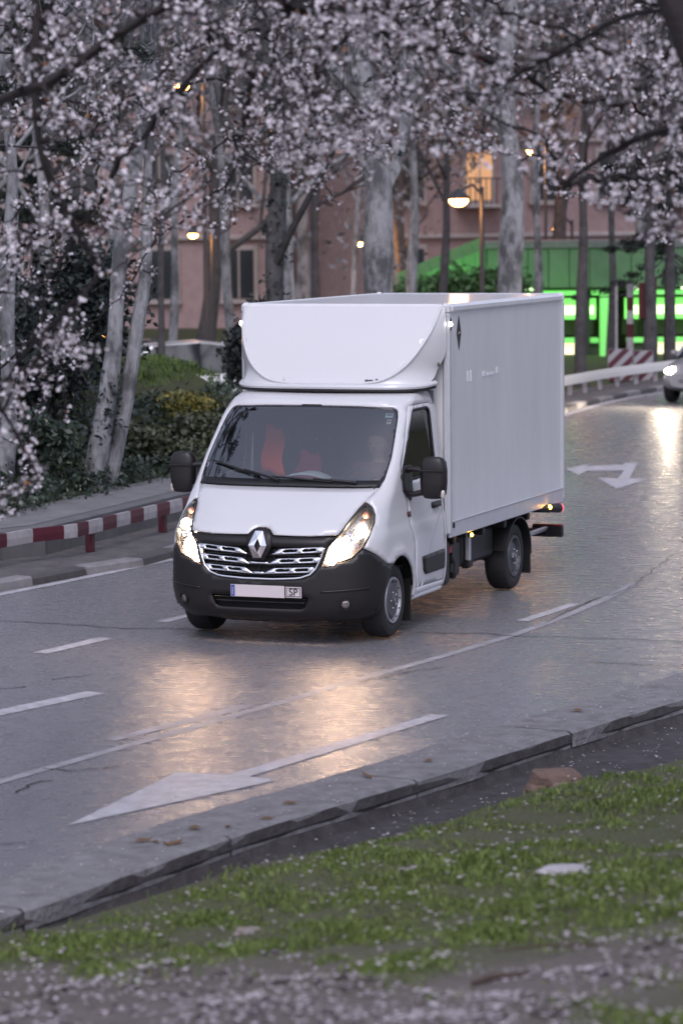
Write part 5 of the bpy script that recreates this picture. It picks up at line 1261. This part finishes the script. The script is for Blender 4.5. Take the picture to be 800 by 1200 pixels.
pbox('back_wall', PX(572), PX(1100), 0, 3.0, PY + 5.0, .2, M_olive)
pbox('roof_slab', PX(570), PX(1110), PZ(292), PZ(284), PY + 2.5, 5.6, M_wall)
for k in range(22): pbox('fascia_panel', PX(572 + k * 24), PX(572 + k * 24 + 23.2), PZ(338), PZ(292.5), PY - .2 + .012 * (k % 3), .12, M_gfas)
for k in range(6): pbox('added_awning_lamp', PX(500 + k * 60) - .12, PX(500 + k * 60) + .12, PZ(340), PZ(337.5), PY - .9, .12, M_gw)  # small lamps added to give the green light a source
for px_, e_ in ((525, 26), (590, 14), (660, 9), (760, 9)):      # green point lights added to tint awning, hedge and fascia
    l_ = bpy.data.lights.new('added_green_light', 'POINT'); l_.energy = e_; l_.color = (.25, 1, .2); l_.shadow_soft_size = .15; o_ = bpy.data.objects.new('added_green_light', l_); link(o_, pv); o_.location = (PX(px_) - ox, PY - 1.2 - oy, PZ(330))
pbox('soffit', PX(572), PX(1100), PZ(341), PZ(339), PY + 2.4, 5.0, M_olive)
for x0, x1 in ((490, 560), (565, 625), (630, 684), (694, 704), (738, 757), (768, 842), (850, 930)):
    pbox('light_strip', PX(x0), PX(x1), PZ(347), PZ(341.5), PY - .1, .08, M_gcol)
    f_ = pbox('light_box', PX(x0), PX(x1), PZ(377), PZ(352), PY + 1.2, .15, M_gl); pbox('tube_light', PX(x0 + 3), PX(x1 - 3), PZ(371), PZ(361), PY + 1.1, .05, M_gw)
    pbox('counter_panel', PX(x0), PX(x1), .06, PZ(404), PY + .5, .2, M_cream if x0 not in (694, 738) else M_olive); pbox('counter_edge', PX(x0), PX(x1), PZ(403.5), PZ(398), PY + .5, .5, M_gcol)
    pbox('window_panel', PX(x0), PX(x1), PZ(397), PZ(378), PY + 2.0, .1, M_olive)
for x in (487, 562, 628, 689, 764, 846, 935): pbox('mullion', PX(x) - .09, PX(x) + .09, 0, PZ(341.5), PY + .15, .18, M_post)
pbox('lit_column', PX(702), PX(716), 0, PZ(341.5), PY - .6, .3, M_gcol)
M_aw = mat('green_awning_glow', (.09, .17, .09), .6, emit=(.13, 1, .10), estr=.045, var=.7, vscale=1.2)  # weak glow put into the cloth to imitate green light falling on it
for k in range(8):      # sloping side awning, one strip of cloth after another
    xa, xb = 470 + k * 12.6, 470 + (k + 1) * 12.6 - .6; za, zb2 = PZ(333 - (xa - 470) * .42), PZ(333 - (xb - 470) * .42)
    V = [(PX(xa) - ox, PY - .2 - oy, za), (PX(xb) - ox, PY - .2 - oy, zb2), (PX(xb) - ox, PY + 3 - oy, zb2 + .25), (PX(xa) - ox, PY + 3 - oy, za + .25), (PX(xa) - ox, PY - .25 - oy, PZ(344)), (PX(xb) - ox, PY - .25 - oy, PZ(344))]
    MB().add(V, [(0, 1, 2, 3), (0, 4, 5, 1), (0, 3, 4), (1, 5, 2), (3, 2, 5, 4)]).build('awning_strip', M_aw, pv)

hd = empty('hedge', (PX(540), PY - 2.2, 0)); tag(hd, 'clipped hedge catching green light under the sloping awning', 'hedge')
tag(leaf_cloud('foliage', [((PX(px_) - PX(540), r_.uniform(-.3, .3), PZ(345) - .5 + .5 * q_), (.7, .5, .55), 260) for px_ in range(478, 600, 12) for q_ in (0, 1, 1.6 if px_ > 520 else 1.1)], .09, mat('hedge_leaf', (.10, .22, .07), .5, island=1, col2=(.04, .09, .03)), hd, 8), kind='stuff'); MB().tube([(0, 0, 0), (0, 0, 1.6)], [.08, .04], 6).build('stem', M_bark, hd)
# ---- brick buildings behind the trees
M_brick = mat('pink_brick', (.36, .26, .25), .9, var=.8, vscale=3, col2=(.25, .175, .165)); M_stone = mat('pale_stone_trim', (.42, .37, .35), .8, var=.4, vscale=4); M_pane = mat('dark_pane', (.03, .034, .04), .08, coat=.4); M_panel_l = mat('warm_lit_pane', (.5, .35, .2), .4, emit=(1, .45, .18), estr=.28)
def building(label, X0, X1, Y, depth, H, yaw, m, seed, base_z=0.0, lit=.05):
    r = random.Random(seed); root = empty('apartment_building', (X0, Y, base_z)); root.rotation_euler = (0, 0, yaw); tag(root, label, 'building'); W = X1 - X0
    MB().box((W / 2, depth / 2, H / 2), (W, depth, H), ch=.02).build('wall', m, root)
    fl = int(H / 3.3); nb = int(W / 2.5)
    pane = None
    for f in range(fl):
        zc = 1.9 + f * 3.3; MB().box((W / 2, -.08, zc + 1.25), (W + .1, .22, .16), ch=.03).build('string_course', M_stone, root)
        for b in range(nb):
            x = (b + .5) * W / nb
            fr = MB().box((x, -.03, zc), (1.30, .12, 1.95), ch=.02).build('window', M_stone, root)
            MB().box((x, -.10, zc), (1.02, .04, 1.66)).build('pane', M_panel_l if r.random() < lit else M_pane, fr); MB().box((x, -.125, zc), (.06, .03, 1.66)).build('mullion', M_stone, fr); MB().box((x, -.14, zc - .98), (1.4, .22, .08), ch=.01).build('sill', M_stone, fr)
            if f and b % 3 == 1:
                bl_ = MB().box((x, -.45, zc - 1.05), (1.9, .85, .12), ch=.02).build('balcony', M_stone, root); q = MB()
                for k in range(9): q.box((x - .88 + k * .22, -.84, zc - .55), (.03, .03, .9))
                q.box((x, -.84, zc - .10), (1.85, .05, .05)); q.build('railing', M_post, bl_)
    MB().box((W / 2, depth / 2 - .2, H + .15), (W + .6, depth + .7, .35), ch=.08).build('cornice', M_stone, root)
building('pink brick apartment block with pale cornices behind the broad plane trunks', 1.2, 15.2, 100, 10, 16.8, .55, M_brick, 3)
building('rosy brick building glimpsed behind the mound and parked cars', -21, -2.0, 104, 10, 13.5, -.10, mat('rosy_brick', (.40, .295, .29), .9, var=.8, vscale=3, col2=(.28, .20, .195)), 4)
building('grey rendered block closing the street behind the pavilion', 8, 32, 128, 10, 16.8, .05, mat('grey_render', (.25, .235, .24), .9, var=.4, vscale=2), 5)
building('tall grey block far behind the bare trees', -46, -6, 150, 10, 20, .0, mat('blue_grey_render', (.20, .20, .22), .9, var=.4, vscale=2), 6)

# ================================================================== the driver and things in the cab
def skin_mesh(name, chain, m, parent, sub=2):
    """chain: list of branches, each a list of (point, radius); first point of later branches names the joint it leaves from"""
    V = []; E = []; R = []; key = {}
    for br in chain:
        prev = None
        for q, rad in br:
            kq = tuple(np.round(q, 3))
            if kq not in key: key[kq] = len(V); V.append(q); R.append(rad)
            i = key[kq]
            if prev is not None: E.append((prev, i))
            prev = i
    me = bpy.data.meshes.new(name); me.from_pydata(V, E, []); o = bpy.data.objects.new(name, me); link(o, parent)
    sk = o.modifiers.new('skin', 'SKIN'); sk.use_smooth_shade = True; me.skin_vertices[0].data[0].use_root = True
    for i, rd in enumerate(R): me.skin_vertices[0].data[i].radius = rd if hasattr(rd, '__len__') else (rd, rd)
    su = o.modifiers.new('sub', 'SUBSURF'); su.levels = sub; su.render_levels = sub; me.materials.append(m); return o
def vanp(L): return np.array([-0.449, 27.314, .006]) + np.array([-_s, -_c, 0]) * L[0] + np.array([_c, -_s, 0]) * L[1] + np.array([0, 0, 1]) * L[2]
pr = empty('person', tuple(vanp((-.85, .50, 1.02)))); pr.rotation_euler = van.rotation_euler; tag(pr, 'driver in dark red jacket sitting at the steering wheel of the van', 'person')
sk_m = mat('skin', (.42, .26, .20), .55); jk = mat('dark_red_jacket', (.10, .03, .04), .85); tr_m = mat('dark_trousers', (.03, .03, .04), .9); hr = mat('dark_hair', (.02, .016, .014), .7)
hip = (-.03, 0, .08); ch = (-.10, 0, .42); nk = (-.09, 0, .545); 
B = [[(hip, (.11, .09)), ((-.07, 0, .24), (.10, .08)), (ch, (.11, .08)), ((-.10, 0, .50), (.07, .06)), (nk, .055), ((-.075, 0, .59), (.065, .06)), ((-.06, 0, .65), (.088, .095)), ((-.06, 0, .72), (.092, .105)), ((-.07, 0, .785), (.07, .08))]]
for s in (1, -1):
    B.append([(ch, (.11, .08)), ((-.09, s * .19, .46), .045), ((.06, s * .25, .27), .040), ((.26, s * .215, .30), .038), ((.42, s * .195, .345), .03)])
    B.append([(hip, (.11, .09)), ((.02, s * .10, .06), .07), ((.42, s * .13, .10), .055), ((.50, s * .13, -.15), .052), ((.55, s * .13, -.34), .04), ((.66, s * .13, -.37), .035)])
body = skin_mesh('body', B, sk_m, pr)
J = [[((-.03, 0, .08), (.165, .14)), ((-.07, 0, .24), (.155, .13)), ((-.10, 0, .42), (.175, .14)), ((-.10, 0, .50), (.12, .11))]]
for s in (1, -1): J.append([((-.10, 0, .42), (.175, .14)), ((-.09, s * .19, .46), .075), ((.06, s * .25, .27), .062), ((.26, s * .215, .30), .05), ((.37, s * .20, .332), .042)])
skin_mesh('jacket', J, jk, pr)
T_ = []
for s in (1, -1): T_.append([((-.03, 0, .07), (.15, .12)), ((.02, s * .10, .06), .095), ((.42, s * .13, .10), .075), ((.50, s * .13, -.15), .062), ((.54, s * .13, -.30), .055)])
skin_mesh('trousers', T_, tr_m, pr)
MB().ball((-.105, 0, .755), (.100, .112, .085), 14, 8).build('hair', hr, pr, True)
fc = MB(); fc.ball((.022, 0, .675), (.018, .014, .022), 8, 6); fc.build('nose', sk_m, pr, True)
for s in (1, -1):
    MB().ball((.012, s * .034, .70), (.008, .012, .007), 8, 6).build('eye', M_ink, pr, True); MB().ball((-.065, s * .092, .68), (.02, .01, .032), 8, 6).build('ear', sk_m, pr, True)
    hd_ = [[((.42, s * .195, .345), .026), ((.47, s * .19, .37), .030), ((.49, s * .19, .40), .024)]]
    for k in range(4): hd_.append([((.47, s * .19, .37), .030), ((.505, s * (.165 + k * .017), .40), .010), ((.535, s * (.165 + k * .017), .395 - .004 * k), .009), ((.53, s * (.165 + k * .017), .365), .008)])
    hd_.append([((.47, s * .19, .37), .030), ((.475, s * .155, .385), .011), ((.505, s * .150, .40), .009)])
    skin_mesh('hand', hd_, sk_m, pr, 1)
MB().box((.014, 0, .640), (.006, .045, .008), ch=.002).build('mouth', mat('lips', (.30, .12, .10), .5), pr)
def inside(name, label, cat, L, bd, m):
    o = bd.build(name, m, None, True, loc=tuple(vanp(L))); o.rotation_euler = van.rotation_euler; return tag(o, label, cat)
vest = MB(); V = []; F = []
for i in range(9):
    for j in range(7):
        u, v = i / 8, j / 6; V.append((.02 * math.sin(5 * u + 3 * v) + .05 * u, (v - .5) * (.16 + .10 * u) + .02 * math.sin(7 * u), -.46 * u + .03 * math.sin(6 * v)))
for i in range(8):
    for j in range(6): F.append((i*7+j, i*7+j+1, (i+1)*7+j+1, (i+1)*7+j))
o = inside('safety_vest', 'orange safety vest hanging in the cab on the passenger seat', 'vest', (-.93, -.56, 1.86), vest.add(V, F), mat('orange_fabric', (.85, .09, .01), .7)); o.modifiers.new('t', 'SOLIDIFY').thickness = .012
o = inside('red_jacket', 'red jacket folded over the middle seat of the van', 'jacket', (-.92, -.20, 1.62), MB().add([(a, b * 1.2, c * .8) for a, b, c in V], F), mat('red_fabric', (.35, .03, .06), .8)); o.modifiers.new('t', 'SOLIDIFY').thickness = .012
V = []; F = []
for i in range(6):
    for j in range(6): u, v = i / 5 - .5, j / 5 - .5; V.append((u * .22 + .03 * v, v * .46, .035 * math.cos(v * 4) + .012 * math.sin(9 * u + 4 * v)))
for i in range(5):
    for j in range(5): F.append((i*6+j, (i+1)*6+j, (i+1)*6+j+1, i*6+j+1))
o = inside('papers', 'crumpled white papers lying on the dashboard', 'papers', (-.10, .12, 1.462), MB().add(V, F), mat('white_paper', (.8, .8, .8), .7)); o.modifiers.new('t', 'SOLIDIFY').thickness = .004

# ---- beams of the lit headlights
def beam(parent, loc, aim, energy, name='headlight_beam', size=58, col=(1, .82, .60)):
    l = bpy.data.lights.new(name, 'SPOT'); l.energy = energy; l.spot_size = math.radians(size); l.spot_blend = .8; l.color = col; l.shadow_soft_size = .06
    o = bpy.data.objects.new(name, l); link(o, parent); o.location = loc; o.rotation_euler = (Vector(aim) - Vector(loc)).to_track_quat('-Z', 'Y').to_euler()
for s in (1, -1):
    beam(CAR, (2.14, s * .62, .68), (12, s * .7 - 5, .55), 260, size=95)
